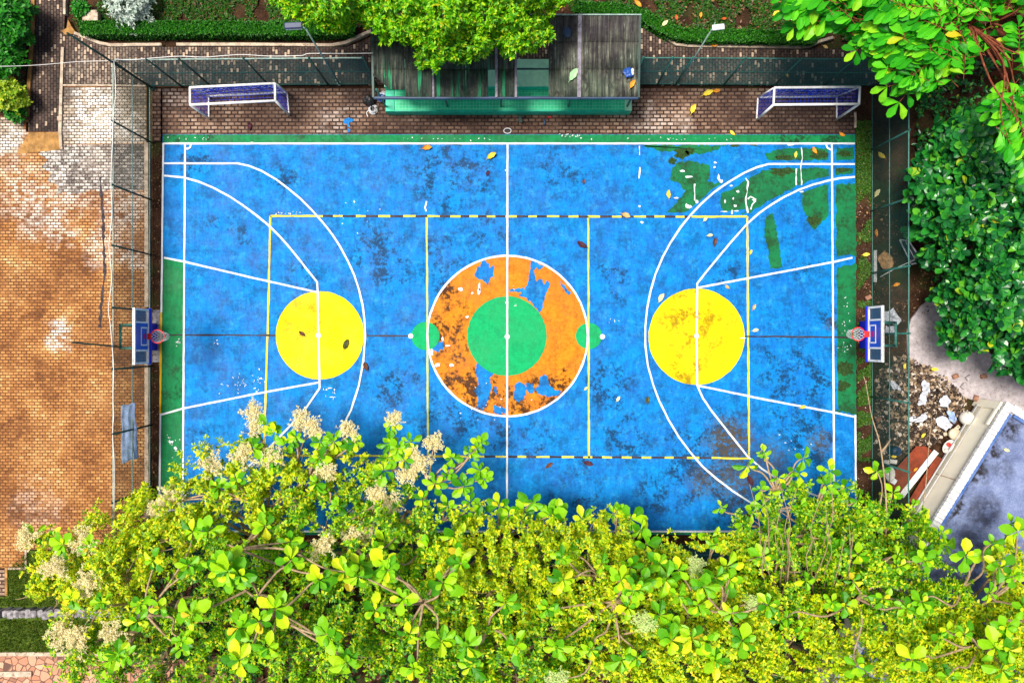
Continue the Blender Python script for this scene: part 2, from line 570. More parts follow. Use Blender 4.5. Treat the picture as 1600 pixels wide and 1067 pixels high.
MAT['yline'] = paint('yellow_line_paint', (.66, .56, .02), (.82, .72, .06), (.2, .2, .06), stain_base=.5, streak=False)
MAT['gline'] = paint('green_yellow_line_paint', (.45, .5, .09), (.62, .66, .16), (.15, .25, .1), stain_base=.5, streak=False)
MAT['oline'] = paint('orange_line_paint', (.7, .38, .0), (.8, .5, .02), (.3, .15, .0), stain_base=.3, streak=False)
MAT['dline'] = paint('dark_line_paint', (.012, .008, .012), (.035, .018, .022), (.12, .09, .09), stain_base=.3, streak=False)

MAT['kerb'] = simple('pale_kerb_concrete', (.5, .4, .3), .9, .2, var=.35, scale=4, dirt=(.14, .08, .045))
MAT['ochre'] = simple('ochre_stained_concrete', (.36, .19, .06), .9, .2, var=.45, scale=3, dirt=(.16, .08, .03))
MAT['path'] = simple('lilac_concrete_path', (.44, .39, .4), .9, .2, var=.22, scale=5, dirt=(.2, .15, .13))
MAT['stone'] = simple('gray_wall_stone', (.3, .28, .29), .9, .2, var=.6, scale=5, dirt=(.1, .08, .075))
g = NT('flagstone', .85, .2)
vo = g.n('ShaderNodeTexVoronoi', feature='DISTANCE_TO_EDGE'); vo.inputs['Scale'].default_value = 3.6; g.set(vo.inputs['Vector'], g.co)
vc = g.n('ShaderNodeTexVoronoi'); vc.inputs['Scale'].default_value = 3.6; g.set(vc.inputs['Vector'], g.co)
c = g.ramp(g.math('ADD', g.math('MULTIPLY', vc.outputs['Color'], .8), g.math('MULTIPLY', g.noise(8, 5), .25)), [(.1, (.2, .1, .07)), (.5, (.48, .22, .13)), (.9, (.58, .36, .24))])
g.base(g.mix(g.rng(vo.outputs['Distance'], .03, .07), (.13, .07, .05), c))
MAT['flag'] = g.m
g = NT('lawn_soil', .95, .1)
g.base(g.ramp(g.noise(5, 7, .7), [(.3, (.02, .035, .006)), (.55, (.06, .1, .012)), (.8, (.12, .14, .02))])); MAT['lawn'] = g.m

MAT['teal_steel'] = simple('teal_painted_steel', (.03, .15, .12), .5, .4, var=.35, scale=8, dirt=(.03, .05, .045))
MAT['dark_steel'] = simple('dark_green_steel', (.012, .05, .04), .5, .4, var=.3, scale=8)
MAT['pale_steel'] = simple('pale_green_steel', (.26, .38, .33), .55, .4, var=.3, scale=8, dirt=(.1, .12, .1))
MAT['mesh'] = simple('teal_coated_wire', (.008, .12, .115), .5, .35, var=.2, scale=3)
MAT['mesh_dark'] = simple('dark_coated_wire', (.006, .05, .04), .5, .35, var=.2, scale=3)
MAT['cable'] = simple('white_cable_sheath', (.74, .73, .7), .6, .3, var=.15)
MAT['white_steel'] = simple('white_painted_steel', (.8, .8, .8), .4, .4, var=.12, scale=4, dirt=(.5, .38, .3))
MAT['net_blue'] = simple('blue_net_cord', (.008, .05, .55), .8, .15, var=.4, scale=3)
MAT['net_white'] = simple('white_net_cord', (.75, .75, .78), .8, .15, var=.15)
MAT['pad_blue'] = simple('blue_vinyl_pad', (.006, .012, .5), .45, .4, var=.15, scale=2)
MAT['board_blue'] = simple('blue_backboard_panel', (.012, .06, .52), .35, .4, var=.2, scale=2)
MAT['rim'] = simple('red_painted_rim', (.75, .02, .015), .4, .4, var=.1)
MAT['red'] = simple('red_plastic', (.6, .02, .02), .4, .4, var=.2)
MAT['purple'] = simple('purple_sticker', (.3, .01, .3), .5, .3, var=.2)
g = NT('dark_glass_pane', .15, .5); g.base((.05, .08, .11)); g.b.inputs['Alpha'].default_value = .72; MAT['glass'] = g.m
MAT['lamp_white'] = simple('white_lamp_housing', (.72, .74, .76), .4, .4, var=.15)
MAT['lamp_blue'] = simple('blue_gray_lamp_housing', (.03, .045, .1), .4, .4, var=.2)
MAT['black'] = simple('black_plastic', (.012, .012, .014), .5, .35, var=.3)
MAT['navy'] = simple('navy_painted_steel', (.012, .04, .1), .5, .4, var=.3, scale=3)
MAT['bucket'] = simple('blue_plastic', (.015, .07, .3), .4, .4, var=.3)
MAT['cloth'] = simple('pale_blue_cloth', (.32, .43, .66), .9, .1, var=.3, scale=5)
MAT['bag'] = simple('crumpled_white_plastic', (.58, .6, .66), .5, .3, var=.35, scale=9)
MAT['ceramic'] = simple('off_white_ceramic', (.62, .59, .54), .3, .5, var=.12)
MAT['beige'] = simple('beige_plastic', (.52, .42, .3), .45, .4, var=.12)
MAT['board'] = simple('red_brown_plywood', (.2, .035, .012), .75, .25, var=.4, scale=3, dirt=(.12, .03, .015))
MAT['plank'] = simple('white_painted_timber', (.68, .68, .68), .6, .3, var=.15, scale=4, dirt=(.4, .34, .3))
MAT['rock'] = simple('tan_rubble_stone', (.5, .28, .12), .9, .2, var=.5, scale=7)
MAT['brick'] = simple('broken_red_brick', (.32, .16, .1), .9, .2, var=.4, scale=9)
MAT['cream'] = simple('cream_plaster_wall', (.9, .85, .7), .85, .2, var=.08, scale=1.5, dirt=None)
MAT['coping'] = simple('white_parapet_coping', (.7, .7, .7), .8, .25, var=.2, scale=4, dirt=(.4, .4, .41))
MAT['pipe'] = simple('gray_pvc_pipe', (.5, .5, .52), .5, .4, var=.15)
MAT['wood_label'] = simple('white_paper_label', (.75, .78, .82), .7, .2, var=.1)

g = NT('flat_roof_concrete', .85, .25)
c = g.ramp(g.math('ADD', g.math('MULTIPLY', g.noise(2.2, 7, .7), .55), g.math('MULTIPLY', g.noise(19, 6, .8), .45)), [(.36, (.08, .1, .2)), (.5, (.15, .19, .34)), (.66, (.27, .32, .48))])
rs = [(1520, 735, 40, 1.2), (1500, 765, 30, 1.2), (1545, 700, 25, 1.1), (1485, 800, 30, 1.2), (1580, 670, 30, 1), (1600, 650, 25, 1), (1540, 800, 40, .7), (1570, 730, 30, .5), (1520, 860, 50, .7), (1590, 930, 50, .8), (1500, 900, 60, .7), (1590, 850, 25, .5)]
rs = [(CX + (a - CX) / 1.06, CY + (b - CY) / 1.06, r, s) for a, b, r, s in rs]
w = g.blobs(rs, .35, 1.8)
c = g.mix(g.math('MULTIPLY', w, g.rng(g.noise(3.4, 8, .7), .35, .55), True), c, (.02, .018, .022))
g.base(c); g.bump(g.noise(14, 5), .4, .02)
MAT['roof_concrete'] = g.m
g = NT('mossy_corrugated_sheet', .85, .25)
sv = g.mapping(scale=(9, .55, 1))
f = g.math('ADD', g.math('MULTIPLY', g.noise(1.2, 6, .7, src=sv), .7), g.math('MULTIPLY', g.noise(1.1, 7, .7), .45))
c = g.ramp(f, [(.4, (.008, .007, .009)), (.52, (.04, .034, .034)), (.62, (.11, .115, .085)), (.74, (.36, .38, .29))])
c = g.mix(g.rng(g.noise(.5, 4), .42, .6, 0, .4), c, (.03, .075, .04))
c = g.mix(g.rng(g.noise(2.6, 8, .72, src=g.mapping(scale=(1.6, .7, 1))), .52, .64, 0, .85), c, (.018, .014, .014))
c = g.mix(g.rng(g.noise(5, 8, .75, src=g.mapping(scale=(2, .6, 1), loc=(4, 4, 0))), .6, .7, 0, .6), c, (.5, .52, .42))
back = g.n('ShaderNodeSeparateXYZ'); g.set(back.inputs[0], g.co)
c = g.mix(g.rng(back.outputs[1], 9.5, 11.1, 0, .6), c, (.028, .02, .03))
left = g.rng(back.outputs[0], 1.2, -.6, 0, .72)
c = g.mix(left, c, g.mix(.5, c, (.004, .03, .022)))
gs = g.math('MULTIPLY', g.rng(back.outputs[0], 1.4, .6), g.rng(g.noise(.9, 5, .7, src=g.mapping(scale=(7, .35, 1), loc=(1, 3, 0))), .54, .62))
c = g.mix(g.math('MULTIPLY', gs, g.rng(back.outputs[1], 10.0, 9.0)), c, (.02, .26, .11))
wv = g.n('ShaderNodeTexWave'); wv.inputs['Scale'].default_value = 4.0; g.set(wv.inputs['Vector'], g.co)
c = g.mix(g.math('MULTIPLY', wv.outputs['Fac'], .25), c, (.015, .015, .015))
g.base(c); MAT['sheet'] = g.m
MAT['bracket'] = simple('gray_roof_batten', (.22, .2, .24), .7, .3, var=.35, scale=5, dirt=(.06, .05, .06))
g = NT('green_tile', .45, .4)
br = g.n('ShaderNodeTexBrick'); g.set(br.inputs['Vector'], g.co)
br.offset = 0
for k, v in (('Scale', 1), ('Mortar Size', .006), ('Brick Width', .12), ('Row Height', .12)): br.inputs[k].default_value = v
br.inputs['Color1'].default_value = (.015, .54, .24, 1); br.inputs['Color2'].default_value = (.02, .68, .32, 1); br.inputs['Mortar'].default_value = (.2, .75, .42, 1)
c = g.mix(g.rng(g.noise(5, 6, .7), .52, .7, 0, .5), br.outputs['Color'], (.02, .4, .2))
g.base(c); MAT['tile'] = g.m
MAT['teal_tile'] = simple('teal_tile_riser', (.006, .5, .3), .45, .4, var=.25, scale=5)
MAT['mint'] = simple('mint_tile', (.42, .85, .52), .5, .4, var=.12, scale=5)

# bark, foliage
MAT['bark'] = simple('pale_tan_bark', (.4, .28, .17), .9, .15, var=.35, scale=10, dirt=(.2, .12, .07))
MAT['bark_dark'] = simple('dark_brown_bark', (.09, .05, .03), .9, .15, var=.4, scale=10)
MAT['bark_red'] = simple('red_brown_bark', (.22, .06, .03), .9, .15, var=.5, scale=8, dirt=(.06, .02, .015))
MAT['big_leaf'] = leafmat('broad_leaf', [(0, (.04, .24, .004)), (.25, (.12, .44, .006)), (.55, (.28, .64, .008)), (.8, (.48, .78, .01)), (.97, (.76, .86, .015)), (1, (.7, .42, .03))], .35)
MAT['fine_leaf'] = leafmat('fine_yellow_leaf', [(0, (.09, .26, .004)), (.3, (.32, .56, .006)), (.6, (.66, .82, .008)), (.85, (.9, .9, .012)), (1, (.85, .66, .02))], .45)
MAT['fine_green'] = leafmat('fine_green_leaf', [(0, (.03, .18, .004)), (.35, (.13, .42, .006)), (.7, (.42, .74, .008)), (.92, (.8, .88, .012)), (1, (.7, .54, .02))], .45)
MAT['flower'] = leafmat('cream_flower', [(0, (.74, .58, .2)), (.4, (.88, .79, .4)), (1, (.94, .91, .68))], .38)
MAT['flower_green'] = leafmat('pale_green_flower', [(0, (.4, .6, .14)), (.5, (.62, .78, .26)), (1, (.8, .86, .45))], .35)
MAT['stalk'] = simple('dry_tan_stalk', (.82, .7, .42), .9, .15, var=.2)
MAT['top_leaf'] = leafmat('bright_small_leaf', [(0, (.03, .2, .003)), (.35, (.11, .44, .005)), (.7, (.28, .66, .008)), (.93, (.55, .76, .012)), (1, (.7, .6, .02))], .36)
MAT['spray_leaf'] = leafmat('bright_pinnate_leaf', [(0, (.01, .22, .006)), (.4, (.04, .46, .01)), (.8, (.15, .68, .014)), (.96, (.4, .78, .02)), (1, (.75, .55, .02))], .36)
MAT['dark_leaf'] = leafmat('glossy_dark_leaf', [(0, (.003, .06, .016)), (.4, (.01, .15, .025)), (.8, (.03, .28, .025)), (.975, (.12, .42, .02)), (1, (.5, .5, .02))], .18, .3, .5)
MAT['hedge_leaf'] = leafmat('hedge_leaf', [(0, (.006, .07, .004)), (.5, (.02, .17, .007)), (1, (.07, .3, .014))], .25)
MAT['cover_leaf'] = leafmat('ground_cover_leaf', [(0, (.006, .04, .004)), (.4, (.02, .1, .006)), (.75, (.05, .18, .012)), (.9, (.12, .06, .03)), (1, (.2, .09, .04))], .2)
MAT['bush_leaf'] = leafmat('bush_leaf', [(0, (.004, .08, .004)), (.5, (.015, .2, .008)), (1, (.06, .36, .02))], .25)
MAT['under_leaf'] = leafmat('shade_leaf', [(0, (.004, .03, .003)), (.5, (.012, .09, .006)), (1, (.05, .17, .01))], .15)  # bush leaf colours darkened, putting shade into the gaps below the crowns
MAT['lime_leaf'] = leafmat('lime_leaf', [(0, (.1, .28, .01)), (.5, (.32, .5, .015)), (1, (.6, .66, .04))], .3)
MAT['silver_leaf'] = leafmat('silver_leaf', [(0, (.3, .42, .34)), (.5, (.5, .6, .5)), (1, (.75, .8, .74))], .2)
MAT['grass'] = leafmat('grass_blade', [(0, (.03, .08, .006)), (.5, (.09, .18, .01)), (1, (.22, .26, .03))], .2)
MAT['moss'] = leafmat('moss_tuft', [(0, (.01, .05, .003)), (.5, (.03, .13, .006)), (.85, (.08, .19, .012)), (1, (.16, .09, .03))], .15)
MAT['litter'] = leafmat('dead_leaf_litter', [(0, (.05, .02, .012)), (.5, (.16, .06, .025)), (.9, (.3, .14, .05)), (1, (.45, .3, .1))], .1)
g = NT('rubble_chips', .9, .2)
g.base(g.ramp(g.island(), [(0, (.02, .014, .012)), (.45, (.07, .048, .036)), (.65, (.16, .11, .075)), (.85, (.4, .28, .17)), (1, (.62, .56, .5))])); MAT['rubble'] = g.m
def deadleaf(nm, c1, c2):
    g = NT(nm, .6, .3); g.base(g.mix(g.rng(g.noise(9, 5, .7), .4, .62), c1, c2)); MAT[nm] = g.m
deadleaf('leaf_yellow', (.78, .56, .03), (.7, .62, .1)); deadleaf('leaf_orange', (.75, .28, .01), (.6, .3, .05)); deadleaf('leaf_tan', (.5, .3, .1), (.65, .48, .22))
deadleaf('leaf_brown', (.07, .025, .015), (.14, .05, .02)); deadleaf('leaf_purple', (.045, .012, .02), (.09, .02, .03)); deadleaf('leaf_pale', (.72, .7, .3), (.78, .72, .42)); deadleaf('leaf_dark', (.02, .03, .012), (.09, .09, .015)); deadleaf('leaf_green', (.3, .55, .28), (.36, .62, .3)); deadleaf('leaf_red', (.5, .07, .015), (.62, .15, .02))

# ------------------------------------------------------------------ world, sun, camera
w = bpy.data.worlds.new('World'); sc.world = w; w.use_nodes = True
nt = w.node_tree
sky = nt.nodes.new('ShaderNodeTexSky'); sky.sky_type = 'NISHITA'; sky.sun_disc = False
SUN_EL, SUN_AZ = math.radians(74), math.radians(288)      # azimuth clockwise from +Y (image up) towards +X
sky.sun_elevation = SUN_EL; sky.sun_rotation = SUN_AZ; sky.air_density = .8; sky.dust_density = 4.0; sky.ozone_density = .6
nt.links.new(sky.outputs[0], nt.nodes['Background'].inputs[0])
nt.nodes['Background'].inputs[1].default_value = .088
sd = bpy.data.lights.new('sun', 'SUN'); sd.energy = 3.7; sd.angle = math.radians(16); sd.color = (1, .95, .86)
so = bpy.data.objects.new('sun', sd); COL.objects.link(so)
dirv = Vector((math.sin(SUN_AZ) * math.cos(SUN_EL), math.cos(SUN_AZ) * math.cos(SUN_EL), math.sin(SUN_EL)))
so.rotation_euler = dirv.to_track_quat('Z', 'Y').to_euler(); so.location = dirv * 60
cd = bpy.data.cameras.new('camera'); cd.sensor_width = 36; cd.lens = 36 * F / 1600; cd.clip_end = 1000
co = bpy.data.objects.new('camera', cd); COL.objects.link(co); co.location = (0, 0, H); co.rotation_euler = (0, 0, 0)
sc.camera = co
sc.view_settings.view_transform = 'Standard'; sc.view_settings.look = 'None'; sc.view_settings.gamma = 1; sc.view_settings.use_curve_mapping = False
sc.view_settings.exposure = 0.6
sc.cycles.max_bounces = 6; sc.cycles.transparent_max_bounces = 12
sc.render.film_transparent = False

# ------------------------------------------------------------------ the setting
def slab(name, poly, z1, mat, z0=-.13):
    return struct(MB().prism(px(*poly), z0, z1).build(name, mat))

struct(MB().flat([(-160, -160), (160, -160), (160, 160), (-160, 160)], -.12).build('ground', M('soil')))
slab('plaza_paving', [(-500, 182), (40, 182), (40, 206), (96, 206), (96, 134), (229, 134), (229, 858), (41, 858), (41, 887), (-500, 887)], 0, M('plaza'))
slab('worn_paving', [(66, 226), (97, 227), (228, 225), (228, 297), (200, 299), (184, 293), (160, 300), (140, 296), (120, 304), (100, 299), (86, 306), (92, 290), (74, 284), (80, 270), (64, 262), (74, 250), (60, 240)], .005, M('gray_brick'), -.01)
slab('walkway', [(52, -400), (104, -400), (103, -10), (100, 48), (126, 58), (165, 74), (540, 74), (565, 66), (590, 52), (1006, 44), (1030, 60), (1056, 74), (1280, 76), (1420, 80), (1420, 133), (97, 133), (95, 206), (45, 206), (46, 100)], .003, M('dark_brick'))
slab('pale_paving', [(97, 137), (228, 137), (228, 223), (97, 225)], .004, M('pale_brick'), -.01)
slab('pale_paving', [(-60, 184), (39, 184), (33, 215), (26, 240), (-60, 240)], .004, M('pale_brick'), -.01)
struct(MB().ribbon(px((157, 276), (158, 300), (161, 340), (162, 385), (164, 430), (159, 465), (156, 512)), .1, .008, .35, .12).build('dark_water_stain', simple('dark_water_stain', (.05, .04, .045), .9, .2, var=.5)))
slab('concrete_ramp', [(46, 207), (95, 207), (97, 234), (27, 241), (40, 216)], .012, M('ochre'), -.01)
slab('courtside_paving', [(254, 138), (1336, 138), (1336, 211), (254, 211)], -.002, M('red_brick'))
slab('narrow_paving', [(238, 139), (251, 139), (251, 221), (238, 221)], -.002, M('red_brick'))
slab('side_brick_path', [(-500, 889), (9, 889), (9, 931), (-500, 931)], -.02, M('red_brick'))
slab('lawn', [(-500, 932), (9, 932), (11, 888), (40, 888), (42, 860), (230, 862), (230, 1018), (-500, 1018)], -.03, M('lawn'))
slab('flagstone_path', [(-500, 1025), (380, 1025), (380, 1400), (-500, 1400)], -.02, M('flag'))
slab('concrete_path', [(1420, 566), (1418, 520), (1425, 498), (1440, 478), (1456, 466), (1476, 470), (1500, 520), (1560, 560), (1900, 570), (1900, 700), (1530, 628), (1512, 622), (1478, 604), (1450, 580)], -.04, M('path'))
slab('under_tree_soil', [(240, 852), (1372, 852), (1372, 1300), (240, 1300)], -.06, M('soil'))

def kerb(name, pts, wpx, z1, mat, z0=-.13, step=.3):
    ps = resample(px(*pts), step); wd = wpx / 41.4
    m = MB(); L, R = [], []
    for i, p in enumerate(ps):
        a, b = ps[max(0, i - 1)], ps[min(len(ps) - 1, i + 1)]
        dx, dy = b[0] - a[0], b[1] - a[1]; l = math.hypot(dx, dy)
        nx, ny = -dy / l, dx / l
        j = rnd.uniform(.92, 1.08)
        L.append((p[0] + nx * wd / 2 * j, p[1] + ny * wd / 2 * j)); R.append((p[0] - nx * wd / 2 * j, p[1] - ny * wd / 2 * j))
    n = len(ps)
    zs = [z1 + rnd.uniform(-.004, .004) for _ in ps]
    vs = [(x, y, z0) for x, y in L] + [(x, y, z0) for x, y in R] + [(x, y, z) for (x, y), z in zip(L, zs)] + [(x, y, z) for (x, y), z in zip(R, zs)]
    fs = []
    for i in range(n - 1):
        fs += [(2 * n + i, 2 * n + i + 1, 3 * n + i + 1, 3 * n + i)[::-1], (i, i + 1, 2 * n + i + 1, 2 * n + i), (n + i + 1, n + i, 3 * n + i, 3 * n + i + 1)]
    fs += [(0, 2 * n, 3 * n, n), (n - 1, 2 * n - 1, 4 * n - 1, 3 * n - 1)]
    m.add(vs, fs)
    return struct(m.build(name, mat))

kerb('path_kerb', [(55, -300), (53, 20), (48, 110), (43, 190)], 5, .08, M('ochre'))
kerb('path_kerb', [(103, -300), (102, 24)], 4, .08, M('kerb'))
kerb('path_kerb', [(99, 75), (97, 135), (95, 205), (97, 234)], 4.5, .07, M('kerb'))
kerb('path_kerb', [(98, 134), (150, 134), (228, 135)], 2.5, .05, M('kerb'))
kerb('bed_kerb', [(118, 53), (140, 62), (158, 69), (175, 72), (254, 71)], 4.5, .1, M('kerb'))
kerb('bed_kerb', [(277, 71), (400, 71), (520, 72), (541, 68), (560, 59), (580, 50), (596, 40)], 4.5, .1, M('kerb'))
kerb('bed_kerb', [(1004, 38), (1020, 47), (1036, 58), (1056, 71), (1075, 73), (1250, 75), (1266, 72), (1280, 66), (1300, 60)], 4, .1, M('kerb'))
slab('kerb_end', [(97, 50), (106, 46), (108, 32), (114, 44), (122, 54), (104, 56)], .09, M('ochre'))
kerb('fence_kerb', [(229.5, 224), (230, 480)], 6, .06, M('kerb'))
kerb('fence_kerb', [(230, 566), (230, 860)], 6, .06, M('kerb'))
kerb('fence_kerb', [(1336, 176), (1336, 200)], 3, .05, M('kerb'))
kerb('lawn_kerb', [(10.5, 886), (10.5, 930)], 4, .04, M('ochre'))
kerb('lawn_kerb', [(13, 887.5), (41, 887.5)], 3, .04, M('kerb'))
kerb('lawn_kerb', [(41, 858), (41, 886)], 3, .05, M('kerb'))
kerb('flagstone_kerb', [(-400, 1021), (0, 1021), (260, 1021)], 6, .05, M('kerb'))
kerb('flagstone_kerb', [(-400, 1052), (50, 1052)], 8, .06, M('kerb'))
slab('drain_concrete', [(237, 484), (252, 484), (252, 566), (237, 566)], -.05, M('stone'))

# ------------------------------------------------------------------ the court
court = struct(MB().prism(px((254.5, 210.5), (1336, 210.5), (1337.5, 835), (249, 835)), -.13, .02).build('sports_court', M('blue')))
Z0 = .024
def cpart(name, mb, mat):
    return mb.build(name, mat, court)
m = MB()
m.flat(px((255, 211), (1335.5, 211), (1335.5, 224), (255, 224)), Z0)
m.flat(px((253.5, 403), (288, 409), (286, 834), (249.5, 834)), Z0)
m.flat(px((250, 831), (1337, 831), (1337, 834.6), (250, 834.6)), Z0 + .002)
cpart('green_border', m, M('green'))
m = MB()
for pl in ([(1003, 227), (1135, 227), (1118, 235), (1100, 240), (1082, 242), (1062, 236), (1030, 238)],
           [(1050, 262), (1066, 252), (1085, 253), (1108, 258), (1110, 275), (1104, 284), (1120, 286), (1136, 281), (1130, 294), (1108, 308), (1090, 322), (1080, 332), (1043, 332), (1056, 318), (1070, 300), (1062, 288), (1048, 282)],
           [(1127, 302), (1145, 296), (1168, 280), (1190, 268), (1240, 262), (1297, 262), (1297, 275), (1262, 284), (1225, 300), (1192, 320), (1172, 333), (1128, 332), (1125, 312)],
           [(1253, 296), (1296, 287), (1296, 335), (1288, 345), (1278, 352), (1274, 361), (1266, 352), (1262, 338), (1254, 330)],
           [(1194, 345), (1200, 336), (1208, 333), (1212, 355), (1217, 385), (1222, 418), (1203, 420), (1200, 395), (1194, 370)],
           [(1196, 238), (1232, 232), (1295, 232), (1295, 250), (1240, 252), (1198, 250)],
           [(1306, 232), (1333, 230), (1333, 250), (1306, 252)], [(1306, 262), (1333, 262), (1333, 272), (1306, 274)],
           [(1304, 288), (1337, 286), (1337, 399), (1304, 404)], [(1308, 418), (1337, 413), (1337, 500), (1337.5, 648), (1304, 641), (1304, 430)]):
    m.flat(jag(px(*pl), .03), Z0 + .0012)
cpart('bare_green_patch', m, M('mossgreen'))
m = MB()
for cx_, cy_, rx_, ry_ in ((1065, 240, 12, 9), (1050, 252, 7, 6), (1078, 236, 8, 6), (1225, 247, 16, 6), (1222, 268, 22, 8), (1280, 242, 14, 8), (1320, 241, 12, 6), (1316, 266, 14, 4), (1190, 227, 16, 3), (1148, 228, 8, 3), (1270, 345, 12, 9), (1318, 575, 15, 12), (1316, 602, 13, 9)):
    x, y = G2(cx_, cy_)
    m.flat([(x + math.cos(t) * rx_ / 41.4 * rnd.uniform(.6, 1.2), y + math.sin(t) * ry_ / 41.4 * rnd.uniform(.6, 1.2)) for t in [k * 2 * math.pi / 26 for k in range(26)]], Z0 + .003)
g = NT('dark_algae', .95, .1); g.base(g.ramp(g.noise(14, 7, .75), [(.35, (.012, .018, .006)), (.6, (.03, .075, .02)), (.75, (.06, .13, .04))])); MAT['algae'] = g.m
cpart('algae_patch', m, M('algae'))

def mir(pts, cy=525):
    return [(x, 2 * cy - y) for x, y in pts]
L3 = [(256, 256), (372, 256), (390, 260), (410, 268), (432, 281), (452, 296), (470, 311), (488, 329), (505, 348), (520, 367), (532, 386), (544, 408), (554, 430), (561, 452), (567, 477), (570, 500), (571, 525)]
L3b = [(571, 525), (568, 565), (561, 602), (549, 640), (532, 674), (505, 708), (470, 742), (430, 772), (390, 792), (372, 796), (256, 796)]
LI = [(257, 275), (288, 278), (310, 284), (334, 294), (360, 308), (380, 321), (400, 336), (420, 352), (437, 369), (452, 386), (466, 403), (480, 421), (496, 441)]
R3 = [(1335, 257), (1200, 257), (1182, 262), (1162, 271), (1138, 285), (1115, 301), (1095, 319), (1078, 337), (1062, 357), (1047, 380), (1035, 402), (1024, 428), (1016, 455), (1011, 482), (1008, 510), (1008, 540), (1012, 572), (1020, 600), (1030, 627), (1044, 655), (1060, 682), (1078, 706), (1098, 729), (1120, 748), (1145, 767), (1170, 783), (1200, 797), (1337, 797)]
RI = [(1335, 277), (1312, 279), (1292, 283), (1270, 289), (1248, 297), (1225, 308), (1205, 320), (1186, 333), (1167, 350), (1150, 369), (1132, 390), (1112, 414), (1089, 443)]
RIb = [(1089, 602), (1098, 622), (1110, 640), (1125, 659), (1145, 684), (1168, 713), (1190, 732), (1220, 751), (1250, 765), (1285, 777), (1337, 785)]
m = MB()
kz = 0
for pts in (R3[:10], RI[:9], [(1299, 226), (1303, 640)], [(1331, 403), (1300, 410), (1200, 432)]):
    kz += 1; m.ribbon(px(*pts), .28, Z0 + .0042 + kz * .0004, .12)
for pts in ([(1182, 227), (1240, 228), (1330, 228)], [(1165, 330), (1128, 334), (1045, 335)]):
    kz += 1; m.ribbon(px(*pts), .12, Z0 + .0042 + kz * .0004, .15)
cpart('blue_touch_up', m, M('blue'))
# circles
def disc(cx_, cy_, r, z, m=None, n=72, jit=.006):
    m = m or MB(); x, y = G2(cx_, cy_)
    m.flat([(x + math.cos(t) * r / 41.4 * (1 + rnd.uniform(-jit, jit)), y + math.sin(t) * r / 41.4 * (1 + rnd.uniform(-jit, jit))) for t in [k * 2 * math.pi / n for k in range(n)]], z)
    return m
def ringpx(cx_, cy_, r, n=90):
    return [(cx_ + r * math.cos(k * 2 * math.pi / n), cy_ + r * math.sin(k * 2 * math.pi / n)) for k in range(n + 1)]
cpart('yellow_circle', disc(500, 524, 69, Z0 + .008), M('yellow'))
cpart('yellow_circle', disc(1088, 526, 75, Z0 + .008), M('yellow'))
cpart('orange_circle', disc(793, 525, 125, Z0 + .008), M('orange'))
PEEL = [[(753, 407), (763, 412), (765, 418), (771, 416), (772, 437), (767, 430), (762, 446), (757, 440), (749, 437), (740, 430), (746, 418), (750, 416)],
        [(830, 407), (850, 416), (843, 422), (832, 420), (838, 440), (846, 436), (851, 444), (855, 438), (860, 443), (852, 462), (846, 486), (843, 490), (838, 482), (828, 470), (812, 462), (818, 452), (824, 444), (827, 430)],
        [(790, 452), (818, 450), (818, 459), (800, 455)],
        [(745, 567), (760, 573), (775, 582), (765, 590), (768, 605), (762, 630), (755, 642), (745, 637), (748, 620), (740, 612), (748, 600), (743, 580)],
        [(805, 600), (815, 596), (822, 605), (822, 618), (812, 628), (802, 622)], [(823, 598), (832, 600), (835, 610), (828, 616), (822, 607)],
        [(842, 590), (850, 585), (856, 588), (857, 600), (866, 608), (878, 611), (870, 618), (855, 620), (840, 615), (836, 608), (844, 600)],
        [(770, 633), (785, 636), (795, 639), (793, 647), (773, 645)], [(672, 540), (692, 533), (694, 543), (685, 550), (675, 546)], [(876, 440), (893, 460), (888, 461), (878, 448)], [(773, 602), (777, 606), (776, 615), (772, 612)]]
m = MB()
for i, pl in enumerate(PEEL):
    m.flat(jag(px(*pl), .026, .05), Z0 + .0105 + i * .0003)
cpart('peeled_patch', m, M('blue'))
cpart('green_disc', disc(792, 525, 62, Z0 + .016), M('disc'))
cpart('green_disc', disc(665, 525, 22, Z0 + .016), M('disc'))
cpart('green_disc', disc(920, 525, 20.5, Z0 + .016), M('disc'))
# yellow volleyball lines
m = MB()
W3 = .075
for pts in ([(423, 338), (505, 338)], [(1080, 339), (1167, 339)], [(423, 338), (420, 480), (416, 600), (413, 712)], [(413, 712), (540, 711), (620, 712)], [(1120, 715), (1171, 716)], [(1167, 339), (1170, 716)]):
    m.ribbon(px(*pts), W3, Z0 + .020, .14)
cpart('yellow_line', m, M('yline'))
m = MB()
for pts in ([(667, 339), (669, 714)], [(919, 339), (920, 716)]):
    m.ribbon(px(*pts), W3, Z0 + .020, .14)
cpart('attack_line', m, M('gline'))
m, m2 = MB(), MB()
for (xa, xb, ya, yb) in ((505, 1080, 338, 339), (620, 1120, 712, 715)):
    x = xa; k = 0
    while x < xb:
        l = rnd.uniform(13, 21); e = min(xb, x + l)
        y0 = ya + (yb - ya) * (x - xa) / (xb - xa); y1 = ya + (yb - ya) * (e - xa) / (xb - xa)
        (m if k % 2 == 0 else m2).ribbon(px((x, y0), (e, y1)), W3, Z0 + .020, .12)
        x = e; k += 1
cpart('dashed_line', m2, M('yline')); cpart('dark_dash', m, M('dline'))
m = MB()
for pts in ([(258, 523), (431, 524)], [(571, 524.5), (641, 525)], [(1163, 525.5), (1331, 527)]):
    m.ribbon(px(*pts), .055, Z0 + .020, .2)
cpart('dark_line', m, M('dline'))
cpart('orange_line', MB().ribbon(px((252.5, 488), (251, 646)), .075, Z0 + .020, .1), M('oline'))
